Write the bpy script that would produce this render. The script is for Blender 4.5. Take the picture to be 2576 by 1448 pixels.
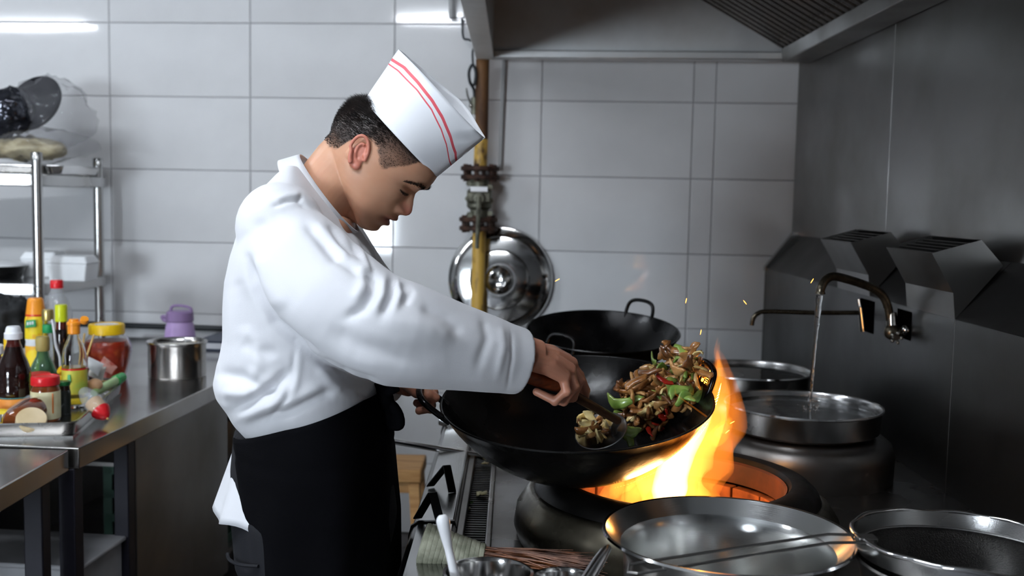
import bpy, bmesh, math, random
import numpy as np
from mathutils import Vector, Matrix, noise, Euler

for _o in list(bpy.data.objects):
    bpy.data.objects.remove(_o)
SC = bpy.context.scene
COL = SC.collection
random.seed(7)
rng = np.random.default_rng(7)
PI = math.pi

# ------------------------------------------------------------------ camera
F_PX, PITCH, ROLL, EYE = 2600.0, 0.085, 0.0196, 1.40
cam_data = bpy.data.cameras.new('camera')
cam_data.sensor_width = 36.0
cam_data.lens = 36.0 * F_PX / 2576.0
cam_data.clip_start = 0.05
cam_data.dof.use_dof = True
cam_data.dof.focus_distance = 1.78
cam_data.dof.aperture_fstop = 4.5
cam = bpy.data.objects.new('camera', cam_data)
COL.objects.link(cam)
CAM_R = Matrix.Rotation(PI / 2 - PITCH, 4, 'X') @ Matrix.Rotation(ROLL, 4, 'Z')
cam.matrix_world = Matrix.Translation((0, 0, EYE)) @ CAM_R
SC.camera = cam

# ------------------------------------------------------------------ world, exposure
world = bpy.data.worlds.new('world')
SC.world = world
world.use_nodes = True
world.node_tree.nodes['Background'].inputs['Color'].default_value = (0.75, 0.85, 1.0, 1)
world.node_tree.nodes['Background'].inputs['Strength'].default_value = 0.02
SC.view_settings.view_transform = 'Standard'
SC.view_settings.look = 'None'
SC.view_settings.gamma = 1.0
SC.view_settings.use_curve_mapping = False
SC.view_settings.exposure = 0.0
TUBE_STRENGTH = 125.0
DAYLIGHT = 62.0

# ------------------------------------------------------------------ measuring helpers (points of the place from measured positions)
CAM_R3 = CAM_R.to_3x3()
def ray(px, py):
    return CAM_R3 @ Vector(((px - 1288) / F_PX, -(py - 724) / F_PX, -1))
def at(px, py, Y):
    v = ray(px, py); return Vector((0, 0, EYE)) + v * (Y / v.y)
def atz(px, py, z):
    v = ray(px, py); return Vector((0, 0, EYE)) + v * ((z - EYE) / v.z)
def atx(px, py, x):
    v = ray(px, py); return Vector((0, 0, EYE)) + v * (x / v.x)
PSI = 0.0894                      # the tiled wall is not square to the range
WN = Vector((math.sin(PSI), math.cos(PSI), 0)); WT = Vector((math.cos(PSI), -math.sin(PSI), 0))
WD = 4.2 * math.cos(PSI)
def wallpt(s, z, off=0.0):
    p = WT * s + WN * (WD - off); return Vector((p.x, p.y, z))
def at_wall(px, py, off=0.0):
    v = ray(px, py); k = (WD - off) / (WN.dot(v)); return Vector((0, 0, EYE)) + v * k

# ------------------------------------------------------------------ object helpers
def tag(o, label=None, cat=None, group=None, kind=None):
    if label: o['label'] = label
    if cat: o['category'] = cat
    if group: o['group'] = group
    if kind: o['kind'] = kind
    return o
def thing(name, label, cat, loc=(0, 0, 0), group=None):
    o = bpy.data.objects.new(name, None); COL.objects.link(o)
    o.empty_display_size = 0.05
    o.location = loc
    return tag(o, label, cat, group)
def structure(name, label, cat, loc=(0, 0, 0)):
    o = thing(name, label, cat, loc); o['kind'] = 'structure'; return o
def world_of(o):
    m = Matrix.LocRotScale(o.location, o.rotation_euler, o.scale)
    if o.parent is not None:
        m = world_of(o.parent) @ o.matrix_parent_inverse @ m
    return m
def adopt(child, parent):
    child.parent = parent
    child.matrix_parent_inverse = world_of(parent).inverted()
    return child
def copy_tree(o, parent=None):
    c = o.copy(); COL.objects.link(c)
    if parent is not None:
        c.parent = parent
    for ch in list(o.children):
        copy_tree(ch, c)
    return c

class MB:
    """collects shapes in world coordinates; build() links them as one mesh object"""
    def __init__(self):
        self.v = []; self.f = []; self.M = None
    def add(self, vs, fs):
        b = len(self.v)
        if self.M is not None:
            vs = [self.M @ Vector(p) for p in vs]
        self.v.extend([tuple(p) for p in vs]); self.f.extend([tuple(i + b for i in q) for q in fs]); return self
    def box(self, lo, hi):
        x0, y0, z0 = lo; x1, y1, z1 = hi
        vs = [(x0,y0,z0),(x1,y0,z0),(x1,y1,z0),(x0,y1,z0),(x0,y0,z1),(x1,y0,z1),(x1,y1,z1),(x0,y1,z1)]
        return self.add(vs, [(0,3,2,1),(4,5,6,7),(0,1,5,4),(1,2,6,5),(2,3,7,6),(3,0,4,7)])
    def hexa(self, vs):
        return self.add(vs, [(0,3,2,1),(4,5,6,7),(0,1,5,4),(1,2,6,5),(2,3,7,6),(3,0,4,7)])
    def prism(self, poly, d0, d1, fn):
        """poly of 2-D points swept from d0 to d1; fn(a, b, d) -> point"""
        n = len(poly)
        vs = [fn(a, b, d0) for a, b in poly] + [fn(a, b, d1) for a, b in poly]
        fs = [tuple(range(n))[::-1], tuple(range(n, 2*n))] + [(i, (i+1) % n, n+(i+1) % n, n+i) for i in range(n)]
        return self.add(vs, fs)
    def loft(self, rings, caps=True, closed=True):
        n = len(rings[0]); vs = [p for r in rings for p in r]; fs = []
        m = n if closed else n - 1
        for k in range(len(rings) - 1):
            for i in range(m):
                j = (i + 1) % n
                fs.append((k*n+i, k*n+j, (k+1)*n+j, (k+1)*n+i))
        if caps and closed:
            fs.append(tuple(range(n))[::-1]); fs.append(tuple((len(rings)-1)*n + i for i in range(n)))
        return self.add(vs, fs)
    def lathe(self, prof, c=(0,0,0), n=48, M=None, caps=True):
        """prof [(r, z)] turned about z at c (or placed by M)"""
        T = M if M is not None else Matrix.Translation(c)
        rings = []
        for r, z in prof:
            rr = max(r, 1e-5)
            rings.append([T @ Vector((rr*math.cos(2*PI*i/n), rr*math.sin(2*PI*i/n), z)) for i in range(n)])
        return self.loft(rings, caps)
    def tube(self, pts, r, n=12, caps=True):
        pts = [Vector(p) for p in pts]; m = len(pts)
        rs = list(r) if hasattr(r, '__len__') else [r]*m
        rings = []; up = None
        for i, p in enumerate(pts):
            t = (pts[min(i+1, m-1)] - pts[max(i-1, 0)]).normalized()
            if up is None:
                up = Vector((0,0,1)) if abs(t.z) < 0.9 else Vector((1,0,0))
            a = t.cross(up)
            if a.length < 1e-6: a = t.cross(Vector((0,1,0)))
            a.normalize(); b = a.cross(t).normalized(); up = b
            rings.append([p + (a*math.cos(2*PI*k/n) + b*math.sin(2*PI*k/n))*rs[i] for k in range(n)])
        return self.loft(rings, caps)
    def ball(self, c, r, n=20, m=12, M=None):
        c = Vector(c); r = Vector(r) if hasattr(r, '__len__') else Vector((r,r,r))
        R3 = M.to_3x3() if M is not None else Matrix.Identity(3)
        rings = []
        for k in range(1, m):
            t = PI*k/m
            rings.append([c + R3 @ Vector((r.x*math.sin(t)*math.cos(2*PI*i/n), r.y*math.sin(t)*math.sin(2*PI*i/n), -r.z*math.cos(t))) for i in range(n)])
        b0 = len(self.v)
        self.loft(rings, caps=False)
        vs = [c + R3 @ Vector((0,0,-r.z)), c + R3 @ Vector((0,0,r.z))]
        b = len(self.v); self.v.extend([tuple((self.M @ p) if self.M is not None else p) for p in vs])
        for i in range(n):
            self.f.append((b0+(i+1) % n, b0+i, b)); self.f.append((b0+(m-2)*n+i, b0+(m-2)*n+(i+1) % n, b+1))
        return self
    def sheet(self, grid):
        """grid[i][j] of points, single surface"""
        n = len(grid[0]); vs = [p for r in grid for p in r]
        fs = [(i*n+j, i*n+j+1, (i+1)*n+j+1, (i+1)*n+j) for i in range(len(grid)-1) for j in range(n-1)]
        return self.add(vs, fs)
    def mesh(self, name):
        me = bpy.data.meshes.new(name)
        me.from_pydata(self.v, [], self.f); me.validate(); me.update()
        return me
    def build(self, name, m=None, parent=None, smooth=38, bevel=0, solid=0, sub=0, kind=None, label=None, fixn=True):
        me = self.mesh(name)
        if fixn:
            bm = bmesh.new(); bm.from_mesh(me); bmesh.ops.recalc_face_normals(bm, faces=bm.faces); bm.to_mesh(me); bm.free()
        return link(name, me, m, parent, smooth, bevel, solid, sub, kind, label)
def link(name, me, m=None, parent=None, smooth=38, bevel=0, solid=0, sub=0, kind=None, label=None):
    o = bpy.data.objects.new(name, me); COL.objects.link(o)
    if m is not None:
        for q in (m if isinstance(m, (list, tuple)) else [m]): me.materials.append(q)
    if solid:
        s = o.modifiers.new('solid', 'SOLIDIFY'); s.thickness = solid; s.offset = 0
    if bevel:
        b = o.modifiers.new('bevel', 'BEVEL'); b.width = bevel; b.segments = 2; b.limit_method = 'ANGLE'; b.angle_limit = math.radians(35)
    if sub:
        b = o.modifiers.new('sub', 'SUBSURF'); b.levels = sub; b.render_levels = sub
    if smooth:
        for p in me.polygons: p.use_smooth = True
        if smooth < 180: me.set_sharp_from_angle(angle=math.radians(smooth))
    if parent is not None: adopt(o, parent)
    tag(o, label, None, None, kind)
    return o
def evaluated(o):
    dg = bpy.context.evaluated_depsgraph_get(); dg.update()
    return bpy.data.meshes.new_from_object(o.evaluated_get(dg))
def remeshed(mb, voxel, smooth_it=0, factor=0.5):
    """the union of the closed shapes in mb as one continuous surface -> mesh"""
    o = bpy.data.objects.new('tmp', mb.mesh('tmp')); COL.objects.link(o)
    r = o.modifiers.new('r', 'REMESH'); r.mode = 'VOXEL'; r.voxel_size = voxel; r.adaptivity = 0
    if smooth_it:
        s = o.modifiers.new('s', 'SMOOTH'); s.iterations = smooth_it; s.factor = factor
    me = evaluated(o); bpy.data.objects.remove(o)
    return me
def spline(pts, n):
    """smooth curve through pts with n points per span"""
    P = [Vector(p) for p in pts]; out = []
    for i in range(len(P) - 1):
        p0 = P[max(i-1, 0)]; p1 = P[i]; p2 = P[i+1]; p3 = P[min(i+2, len(P)-1)]
        for k in range(n):
            t = k / n
            out.append(0.5*((2*p1) + (p2-p0)*t + (2*p0-5*p1+4*p2-p3)*t*t + (3*p1-p0-3*p2+p3)*t**3))
    out.append(P[-1]); return out
def frame(o, z, x=None):
    """matrix with local z along z"""
    z = Vector(z).normalized(); x = Vector(x) if x is not None else (Vector((1,0,0)) if abs(z.x) < .9 else Vector((0,1,0)))
    y = z.cross(x).normalized(); x = y.cross(z).normalized()
    m = Matrix((x, y, z)).transposed().to_4x4(); m.translation = Vector(o); return m

# ------------------------------------------------------------------ materials
MATS = {}
def nd(nt, typ, **kw):
    n = nt.nodes.new(typ)
    for k, v in kw.items(): setattr(n, k, v)
    return n
def srgb(r, g, b):
    f = lambda c: ((c/255)/12.92 if c/255 <= .04045 else ((c/255+.055)/1.055)**2.4)
    return (f(r), f(g), f(b), 1)
def mat(name, base, rough=.5, metal=0., base2=None, scale=12., stretch=(1,1,1), detail=4., lo=.35, hi=.65,
        bump=0., bscale=60., bstretch=(1,1,1), rvar=0., coat=0., trans=0., ior=1.45, sss=0., emit=None, estr=0., spec=None, alpha=None, aniso=0., sheen=0.):
    """procedural surface: two tones mixed by noise, noise in the gloss, noise relief"""
    if name in MATS: return MATS[name]
    m = bpy.data.materials.new(name); m.use_nodes = True; nt = m.node_tree; b = nt.nodes['Principled BSDF']
    b.inputs['Base Color'].default_value = base; b.inputs['Roughness'].default_value = rough; b.inputs['Metallic'].default_value = metal
    b.inputs['IOR'].default_value = ior
    if coat: b.inputs['Coat Weight'].default_value = coat; b.inputs['Coat Roughness'].default_value = .1
    if trans: b.inputs['Transmission Weight'].default_value = trans
    if sss: b.inputs['Subsurface Weight'].default_value = sss; b.inputs['Subsurface Radius'].default_value = (1., .35, .2); b.inputs['Subsurface Scale'].default_value = .006
    if emit: b.inputs['Emission Color'].default_value = emit; b.inputs['Emission Strength'].default_value = estr
    if spec is not None: b.inputs['Specular IOR Level'].default_value = spec
    if alpha is not None: b.inputs['Alpha'].default_value = alpha
    if sheen: b.inputs['Sheen Weight'].default_value = sheen
    tc = nd(nt, 'ShaderNodeTexCoord')
    def nz(sc, st, det):
        mp = nd(nt, 'ShaderNodeMapping'); mp.inputs['Scale'].default_value = st
        nt.links.new(tc.outputs['Object'], mp.inputs['Vector'])
        n = nd(nt, 'ShaderNodeTexNoise'); n.inputs['Scale'].default_value = sc; n.inputs['Detail'].default_value = det
        nt.links.new(mp.outputs['Vector'], n.inputs['Vector']); return n
    n1 = None
    if base2 is not None or rvar:
        n1 = nz(scale, stretch, detail)
        mr = nd(nt, 'ShaderNodeMapRange'); mr.inputs['From Min'].default_value = lo; mr.inputs['From Max'].default_value = hi
        nt.links.new(n1.outputs['Fac'], mr.inputs['Value'])
    if base2 is not None:
        mx = nd(nt, 'ShaderNodeMix', data_type='RGBA'); mx.inputs['A'].default_value = base; mx.inputs['B'].default_value = base2
        nt.links.new(mr.outputs['Result'], mx.inputs['Factor']); nt.links.new(mx.outputs['Result'], b.inputs['Base Color'])
    if rvar:
        rr = nd(nt, 'ShaderNodeMapRange'); rr.inputs['From Min'].default_value = lo; rr.inputs['From Max'].default_value = hi
        rr.inputs['To Min'].default_value = max(rough-rvar, .02); rr.inputs['To Max'].default_value = min(rough+rvar, 1)
        nt.links.new(n1.outputs['Fac'], rr.inputs['Value']); nt.links.new(rr.outputs['Result'], b.inputs['Roughness'])
    if bump:
        n2 = nz(bscale, bstretch, 3.); bp = nd(nt, 'ShaderNodeBump'); bp.inputs['Strength'].default_value = bump; bp.inputs['Distance'].default_value = .004
        nt.links.new(n2.outputs['Fac'], bp.inputs['Height']); nt.links.new(bp.outputs['Normal'], b.inputs['Normal'])
    MATS[name] = m
    return m
def steel(name, tone=.5, rough=.28, stretch=(1,60,60), warm=0., dirt=None, rvar=.08, bump=.05):
    c = (tone*(1+warm), tone, tone*(1-warm*.8), 1)
    d = dirt or (c[0]*.7, c[1]*.68, c[2]*.65, 1)
    return mat(name, c, rough, 1., d, 3., (1,1,1), 5., .4, .75, bump, 12., stretch, rvar)
M_TILE = mat('glazed_tile', srgb(212,212,213), .055, 0, srgb(201,201,202), 2.2, rvar=.02, bump=.015, bscale=7)
M_GROUT = mat('grout', srgb(138,138,142), .85, 0, srgb(120,120,124), 20)
M_CEIL = mat('ceiling_board', srgb(150,150,150), .8, 0, srgb(138,138,138), 3)
M_PAINT = mat('wall_paint', srgb(104,104,104), .5, 0, srgb(92,92,92), 2)
M_FLOOR = mat('floor_tile', srgb(70,62,58), .35, 0, srgb(46,40,38), 6, rvar=.1, bump=.05, bscale=25)
M_STEEL = steel('brushed_steel', .52, .26)
M_STEELV = steel('brushed_steel_upright', .5, .26, (40,40,1))
M_STEELD = steel('greasy_steel', .26, .42, (40,40,1), .03, rvar=.1, bump=.03)
M_STEELW = steel('wall_steel', .24, .36, (60,60,1), .02, rvar=.06, bump=.04)
M_BASIN = steel('basin_steel', .88, .20, (1,1,60), -.01, (.70,.70,.66,1), rvar=.06, bump=.02)
M_SPLASH = steel('splash_steel', .085, .40, (60,60,1), .0, rvar=.06, bump=.04)
M_SHINY = steel('polished_steel', .78, .12, (1,1,1), 0, rvar=.05, bump=.01)
M_TABLE = steel('worktop_steel', .52, .22, (1,1,1), .02, rvar=.08, bump=.03)
M_LEGS = mat('blue_black_leg_paint', srgb(34,33,44), .4, .3, srgb(26,25,34), 8)
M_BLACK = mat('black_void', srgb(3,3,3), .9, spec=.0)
M_IRON = mat('black_wok_iron', srgb(14,14,16), .28, .55, srgb(24,23,23), 9, rvar=.12, bump=.05, bscale=40)

# ------------------------------------------------------------------ ceiling lamps (twin tubes, tubes give off the light)
M_TUBE = mat('tube_light', (1,1,1,1), .5, emit=(.86,.925,1,1), estr=TUBE_STRENGTH)
M_LAMPW = mat('lamp_enamel', srgb(235,235,235), .4)
def tube_lamp(label, c, L=1.2, along=(1,0,0), m_tube=None):
    c = Vector(c); d = Vector(along).normalized(); s = Vector((-d.y, d.x, 0))
    t = thing('fluorescent_lamp', label, 'ceiling lamp', c, 'twin-tube ceiling lamps')
    MB().hexa([c+d*a*L/2+s*b*.09+Vector((0,0,z)) for z in (.075,.15) for a, b in ((-1,-1),(1,-1),(1,1),(-1,1))]).build('housing', M_LAMPW, t, bevel=.006)
    for q in (-1, 1):
        MB().tube([c-d*(L/2-.03)+s*q*.055, c+d*(L/2-.03)+s*q*.055], .014, 12).build('lamp_tube', m_tube or M_TUBE, t)
        for e in (-1, 1):
            MB().box(c+d*e*(L/2-.02)+s*q*.055-Vector((.016,.016,.016)), c+d*e*(L/2-.02)+s*q*.055+Vector((.016,.016,.085))).build('lamp_socket', M_LAMPW, t)
    return t
CEIL = 2.85
tube_lamp('twin-tube ceiling lamp above the aisle left of the range hood', (-.92,.86,2.70))
tube_lamp('twin-tube ceiling lamp over the far left aisle', (-4.55,.82,2.70))
tube_lamp('added unseen twin-tube fill lamp over the prep tables near the tiled wall', (-2.3,2.3,2.70), m_tube=mat('fill_tube_light', (1,1,1,1), .5, emit=(.86,.925,1,1), estr=TUBE_STRENGTH*.68))  # added lamp out of view, dimmed; brightens the cook's back and left wall
# ------------------------------------------------------------------ the setting
fl = structure('floor', 'dark brown tiled kitchen floor', 'floor')
MB().box((-6.2,-3.2,-.05), (1.5,4.9,-.004)).build('floor_slab', M_GROUT, fl, smooth=0)
_ft = MB().box((-.147,-.147,-.004), (.147,.147,0)).mesh('floor_tile'); _ft.materials.append(M_FLOOR)
for ix in range(-12, 4):
    for iy in range(4, 15):
        o = bpy.data.objects.new('floor_tile', _ft); COL.objects.link(o); o.location = (ix*.3, iy*.3, 0); adopt(o, fl)
MB().box((-6.2,-3.2,CEIL), (1.5,4.9,CEIL+.05)).build('ceiling', M_CEIL, None, smooth=0)
tag(bpy.data.objects['ceiling'], 'pale kitchen ceiling with tube lamps', 'ceiling', kind='structure')
MB().box((-6.25,-3.2,0), (-6.2,4.9,CEIL)).build('wall_left', M_PAINT, None, smooth=0)
tag(bpy.data.objects['wall_left'], 'pale painted wall at the far left of the kitchen', 'wall', kind='structure')
WX0, WX1, WZ0, WZ1 = -3.90, -2.70, .72, 1.76      # daylight window in the wall behind the viewpoint
wf = structure('wall_front', 'painted wall with a daylight window behind the viewpoint', 'wall', (-2.4,-3.2,0))
for nm, lo, hi in (('wall_section', (-6.2,-3.25,0), (WX0,-3.2,CEIL)), ('wall_section', (WX1,-3.25,0), (1.5,-3.2,CEIL)), ('wall_section', (WX0,-3.25,0), (WX1,-3.2,WZ0)), ('wall_section', (WX0,-3.25,WZ1), (WX1,-3.2,CEIL))):
    MB().box(lo, hi).build(nm, M_PAINT, wf, smooth=0)
M_DAY = mat('daylit_pane', (1,1,1,1), .3, emit=(.80,.90,1,1), estr=DAYLIGHT)
w1 = structure('window_1', 'daylit window behind the viewpoint', 'window', ((WX0+WX1)/2,-3.22,WZ0))
for k in range(2):
    x0 = WX0+.04+k*(WX1-WX0)/2; MB().box((x0,-3.232,WZ0+.04), (x0+(WX1-WX0)/2-.08,-3.226,WZ1-.04)).build('pane', M_DAY, w1, smooth=0)
for lo, hi in (((WX0,-3.245,WZ0),(WX1,-3.19,WZ0+.04)), ((WX0,-3.245,WZ1-.04),(WX1,-3.19,WZ1)), ((WX0,-3.245,WZ0),(WX0+.04,-3.19,WZ1)), ((WX1-.04,-3.245,WZ0),(WX1,-3.19,WZ1)), (((WX0+WX1)/2-.04,-3.245,WZ0),((WX0+WX1)/2+.04,-3.19,WZ1))):
    MB().box(lo, hi).build('window_frame', M_LAMPW, w1, smooth=0)
# the tiled wall: every tile its own piece, grout recessed
wb = structure('wall_back', 'white glazed tile wall behind the cook', 'wall', wallpt(-1.5, 0))
SW = -6.3
MB().hexa([wallpt(s, z, o) for z in (0, CEIL) for s, o in ((SW,.0),(1.62,.0),(1.62,-.12),(SW,-.12))]).build('grout_bed', M_GROUT, wb, smooth=0)
S0, Z0 = -2.069, 2.097
STRIP0, STRIP1 = .331, .418          # narrow upright strip of tile beside the corner
edges = [S0 + .6*i for i in range(-7, 5)] + [STRIP1, STRIP1+.6, STRIP1+1.2]
zed = [Z0 + .3*j for j in range(-7, 3)] + [CEIL]
zed = [max(0, zed[0])] + zed[1:]
tile_cache = {}
for i in range(len(edges)-1):
    for j in range(len(zed)-1):
        w, h = edges[i+1]-edges[i], zed[j+1]-zed[j]
        if w < .02 or h < .02: continue
        k = (round(w, 3), round(h, 3))
        if k not in tile_cache:
            g = .0011; a, b = w/2-g, h/2-g; e = .003
            me = MB().hexa([(-a,-.0,-b),(a,0,-b),(a,0,b),(-a,0,b),(-a+e,-.0045,-b+e),(a-e,-.0045,-b+e),(a-e,-.0045,b-e),(-a+e,-.0045,b-e)]).mesh('tile')
            bm = bmesh.new(); bm.from_mesh(me); bmesh.ops.recalc_face_normals(bm, faces=bm.faces); bm.to_mesh(me); bm.free()
            me.materials.append(M_TILE); tile_cache[k] = me
        o = bpy.data.objects.new('tile', tile_cache[k]); COL.objects.link(o)
        o.location = wallpt((edges[i]+edges[i+1])/2, (zed[j]+zed[j+1])/2)
        o.rotation_euler = (random.uniform(-.0012,.0012), 0, -PSI + random.uniform(-.0012,.0012)); adopt(o, wb)
# the right wall clad in sheet steel
wr = structure('wall_right', 'dark sheet-steel clad wall behind the range', 'wall', (1.12,2,0))
MB().box((1.112,-3.2,0), (1.2,4.3,CEIL)).build('wall_core', M_PAINT, wr, smooth=0)
for y0, y1 in ((-3.2,-1.0),(-1.0,.06),(.06,1.06),(1.06,2.06),(2.06,3.06),(3.06,4.085)):
    MB().box((1.10,y0+.0015,.002), (1.112,y1-.0015,CEIL-.002)).build('steel_panel', M_STEELW, wr, smooth=0, bevel=.001)

# ------------------------------------------------------------------ exhaust hood over the range
HZ, HT = 1.94, 2.46
hood = thing('exhaust_hood', 'large grey steel exhaust hood with baffle filters above the range', 'range hood', (.5,2.3,HZ))
M_HOODIN = steel('hood_inner_steel', .62, .5, (1,40,40), .0, rvar=.1)
M_HOODLIP = mat('hood_lip_steel', srgb(225,225,222), .4, .1, srgb(205,205,202), 5)
M_FILT = steel('filter_steel', .34, .33, (40,1,1), .04, rvar=.1)
YN = 1.5
HX = -.088          # inner face of the front panel
def hood_end(x, off): return (WD - off)/WN.y - x*math.tan(PSI)
E0, E1 = .16, .14
# far end panel (parallel to the tiled wall)
MB().hexa([(HX,hood_end(HX,E0),HZ+.03),(1.09,hood_end(1.09,E0),HZ+.03),(1.09,hood_end(1.09,E1),HZ+.03),(HX,hood_end(HX,E1),HZ+.03),
           (HX,hood_end(HX,E0),HT),(1.09,hood_end(1.09,E0),HT),(1.09,hood_end(1.09,E1),HT),(HX,hood_end(HX,E1),HT)]).build('end_panel', M_HOODIN, hood, smooth=0)
a0 = hood_end(HX-.01,E0-.0); a1 = hood_end(1.09,E0)
MB().hexa([(HX-.01,a0-.035,HZ),(1.09,a1-.035,HZ),(1.09,a1+.03,HZ),(HX-.01,a0+.03,HZ),(HX-.01,a0-.035,HZ+.03),(1.09,a1-.035,HZ+.03),(1.09,a1+.03,HZ+.03),(HX-.01,a0+.03,HZ+.03)]).build('end_lip', M_HOODIN, hood, bevel=.004)
MB().box((HX-.015,YN,HZ+.012), (HX,a0,HT)).build('front_panel', M_HOODIN, hood, smooth=0)
MB().prism([(HX-.074,HZ+.05),(HX-.069,HZ+.0),(HX,HZ),(HX,HZ+.012),(HX-.06,HZ+.012),(HX-.065,HZ+.05)], YN, a0+.02, lambda a,b,d: (a,d,b)).build('front_lip', M_HOODLIP, hood, smooth=0, bevel=.002)
MB().box((HX-.015,YN,HT), (1.098,a0,HT+.012)).build('top_panel', M_HOODIN, hood, smooth=0)
MB().box((HX,YN,HZ+.012), (1.09,YN+.015,HT)).build('near_end_panel', M_HOODIN, hood, smooth=0)
MB().prism([(.985,HZ+.04),(.99,HZ-.01),(1.097,HZ-.01),(1.097,HZ+.03),(1.0,HZ+.03),(1.0,HZ+.04)], YN+.015, a1-.03, lambda a,b,d: (a,d,b)).build('grease_gutter', M_STEELD, hood, bevel=.003)
FS = math.radians(29)
fx0, fz0 = 1.0, HZ+.045
flen = (HT-.02-fz0)/math.sin(FS)
fdir = Vector((-math.cos(FS),0,math.sin(FS))); fnor = Vector((-math.sin(FS),0,-math.cos(FS)))
slat = MB()
slat.prism([(-.021,.004),(-.021,-.014),(-.017,-.014),(-.017,0),(.017,0),(.017,-.014),(.021,-.014),(.021,.004)], 0, flen,
           lambda a,b,d: Vector((0,a,0)) + fdir*d - fnor*b)
slat_me = slat.mesh('filter_slat'); slat_me.materials.append(M_FILT)
bm = bmesh.new(); bm.from_mesh(slat_me); bmesh.ops.recalc_face_normals(bm, faces=bm.faces); bm.to_mesh(slat_me); bm.free()
y = YN + .05
while y < a1 - .06:
    o = bpy.data.objects.new('filter_slat', slat_me); COL.objects.link(o); o.location = (fx0, y, fz0); adopt(o, hood); y += .054
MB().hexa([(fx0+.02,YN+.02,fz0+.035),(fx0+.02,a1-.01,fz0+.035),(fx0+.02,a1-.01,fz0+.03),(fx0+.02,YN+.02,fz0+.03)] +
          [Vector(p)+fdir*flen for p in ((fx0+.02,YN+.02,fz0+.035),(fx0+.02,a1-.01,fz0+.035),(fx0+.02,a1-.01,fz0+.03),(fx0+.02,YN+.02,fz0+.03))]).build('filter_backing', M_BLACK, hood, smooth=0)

# ------------------------------------------------------------------ the wok range
DECK = .765
rg = thing('wok_range', 'long stainless steel wok range with drain grate and upright splashback', 'cooking range', (.5,2.5,0))
M_DECK = steel('range_deck_steel', .32, .34, (1,1,1), .02, (.12,.11,.10,1), rvar=.12, bump=.08)
M_NOSE = steel('range_nose_steel', .40, .24, (60,1,60), .0, rvar=.08)
M_GRATE = mat('grate_iron', srgb(40,40,40), .35, .8, srgb(20,20,20), 10, rvar=.1)
RY0, RY1 = 1.05, 4.05
MB().box((-.12,RY0,.12), (.975,RY1,.70)).build('cabinet_body', M_STEELD, rg, smooth=0)
MB().box((-.035,RY0,.70), (.985,RY1,DECK)).build('deck', M_DECK, rg, smooth=0, bevel=.003)
for xx in (-.1, .93):
    for yy in (RY0+.06, 2.5, RY1-.08):
        MB().box((xx-.02,yy-.02,0), (xx+.02,yy+.02,.12)).build('foot', M_STEELD, rg)
# rounded nosing in sections
nose = [(-.179,.66),(-.181,.775),(-.176,.792),(-.165,.80),(-.098,.803),(-.094,.79),(-.094,.70),(-.12,.66)]
for y0, y1 in ((RY0,1.875),(1.875,2.74),(2.74,3.4),(3.4,RY1)):
    MB().prism(nose, y0+.0015, y1-.0015, lambda a,b,d: (a,d,b)).build('nosing', M_NOSE, rg, smooth=30, bevel=.004)
for yy in (1.875, 2.74):
    MB().prism([(a-.003 if i < 3 else a, b+.003 if i > 1 else b) for i, (a, b) in enumerate(nose[:6])] + [(-.094,.70),(-.12,.66)], yy-.004, yy+.004, lambda a,b,d: (a,d,b)).build('nosing_seam', M_GRATE, rg)
# drain channel with its cross bars
MB().box((-.094,RY0,.70), (-.035,RY1,.745)).build('drain_channel', M_BLACK, rg, smooth=0)
MB().box((-.094,RY0,.745), (-.080,RY1,.79)).build('channel_side', M_STEELD, rg, bevel=.002)
MB().box((-.041,RY0,.745), (-.029,RY1,.777)).build('channel_rim', M_DECK, rg, bevel=.003)
gb = MB(); y = RY0+.01
while y < RY1-.01:
    gb.box((-.080,y,.762), (-.041,y+.0075,.771)); y += .0145
gb.build('drain_bars', M_GRATE, rg, smooth=0, kind='stuff')
# splashback: upright panels, slope, end cap
XS, ZS, XT, ZT = .98, 1.157, 1.098, 1.285
for y0, y1 in ((RY0,2.272),(2.272,RY1-.06)):
    MB().box((XS,y0+.001,.70), (XS+.012,y1-.001,ZS)).build('splash_panel', M_SPLASH, rg, smooth=0, bevel=.0015)
    MB().hexa([(XS,y0+.001,ZS),(XT,y0+.001,ZT),(XT,y1-.001,ZT),(XS,y1-.001,ZS),(XS+.008,y0+.001,ZS-.008),(XT,y0+.001,ZT-.008),(XT,y1-.001,ZT-.008),(XS+.008,y1-.001,ZS-.008)]).build('splash_slope', M_SPLASH, rg, smooth=0)
MB().prism([(XS,.70),(XS,ZS),(XT,ZT),(XT,.70)], RY1-.058, RY1-.045, lambda a,b,d: (a,d,b)).build('splash_end_cap', M_SPLASH, rg, smooth=0)
MB().prism([(XS-.006,ZS-.01),(XS-.006,ZS+.004),(XT-.02,ZT+.012),(XT,ZT+.012),(XT,ZT),(XS+.01,ZS-.006)], RY1-.075, RY1-.043, lambda a,b,d: (a,d,b)).build('splash_end_trim', M_STEEL, rg, smooth=0)
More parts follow.
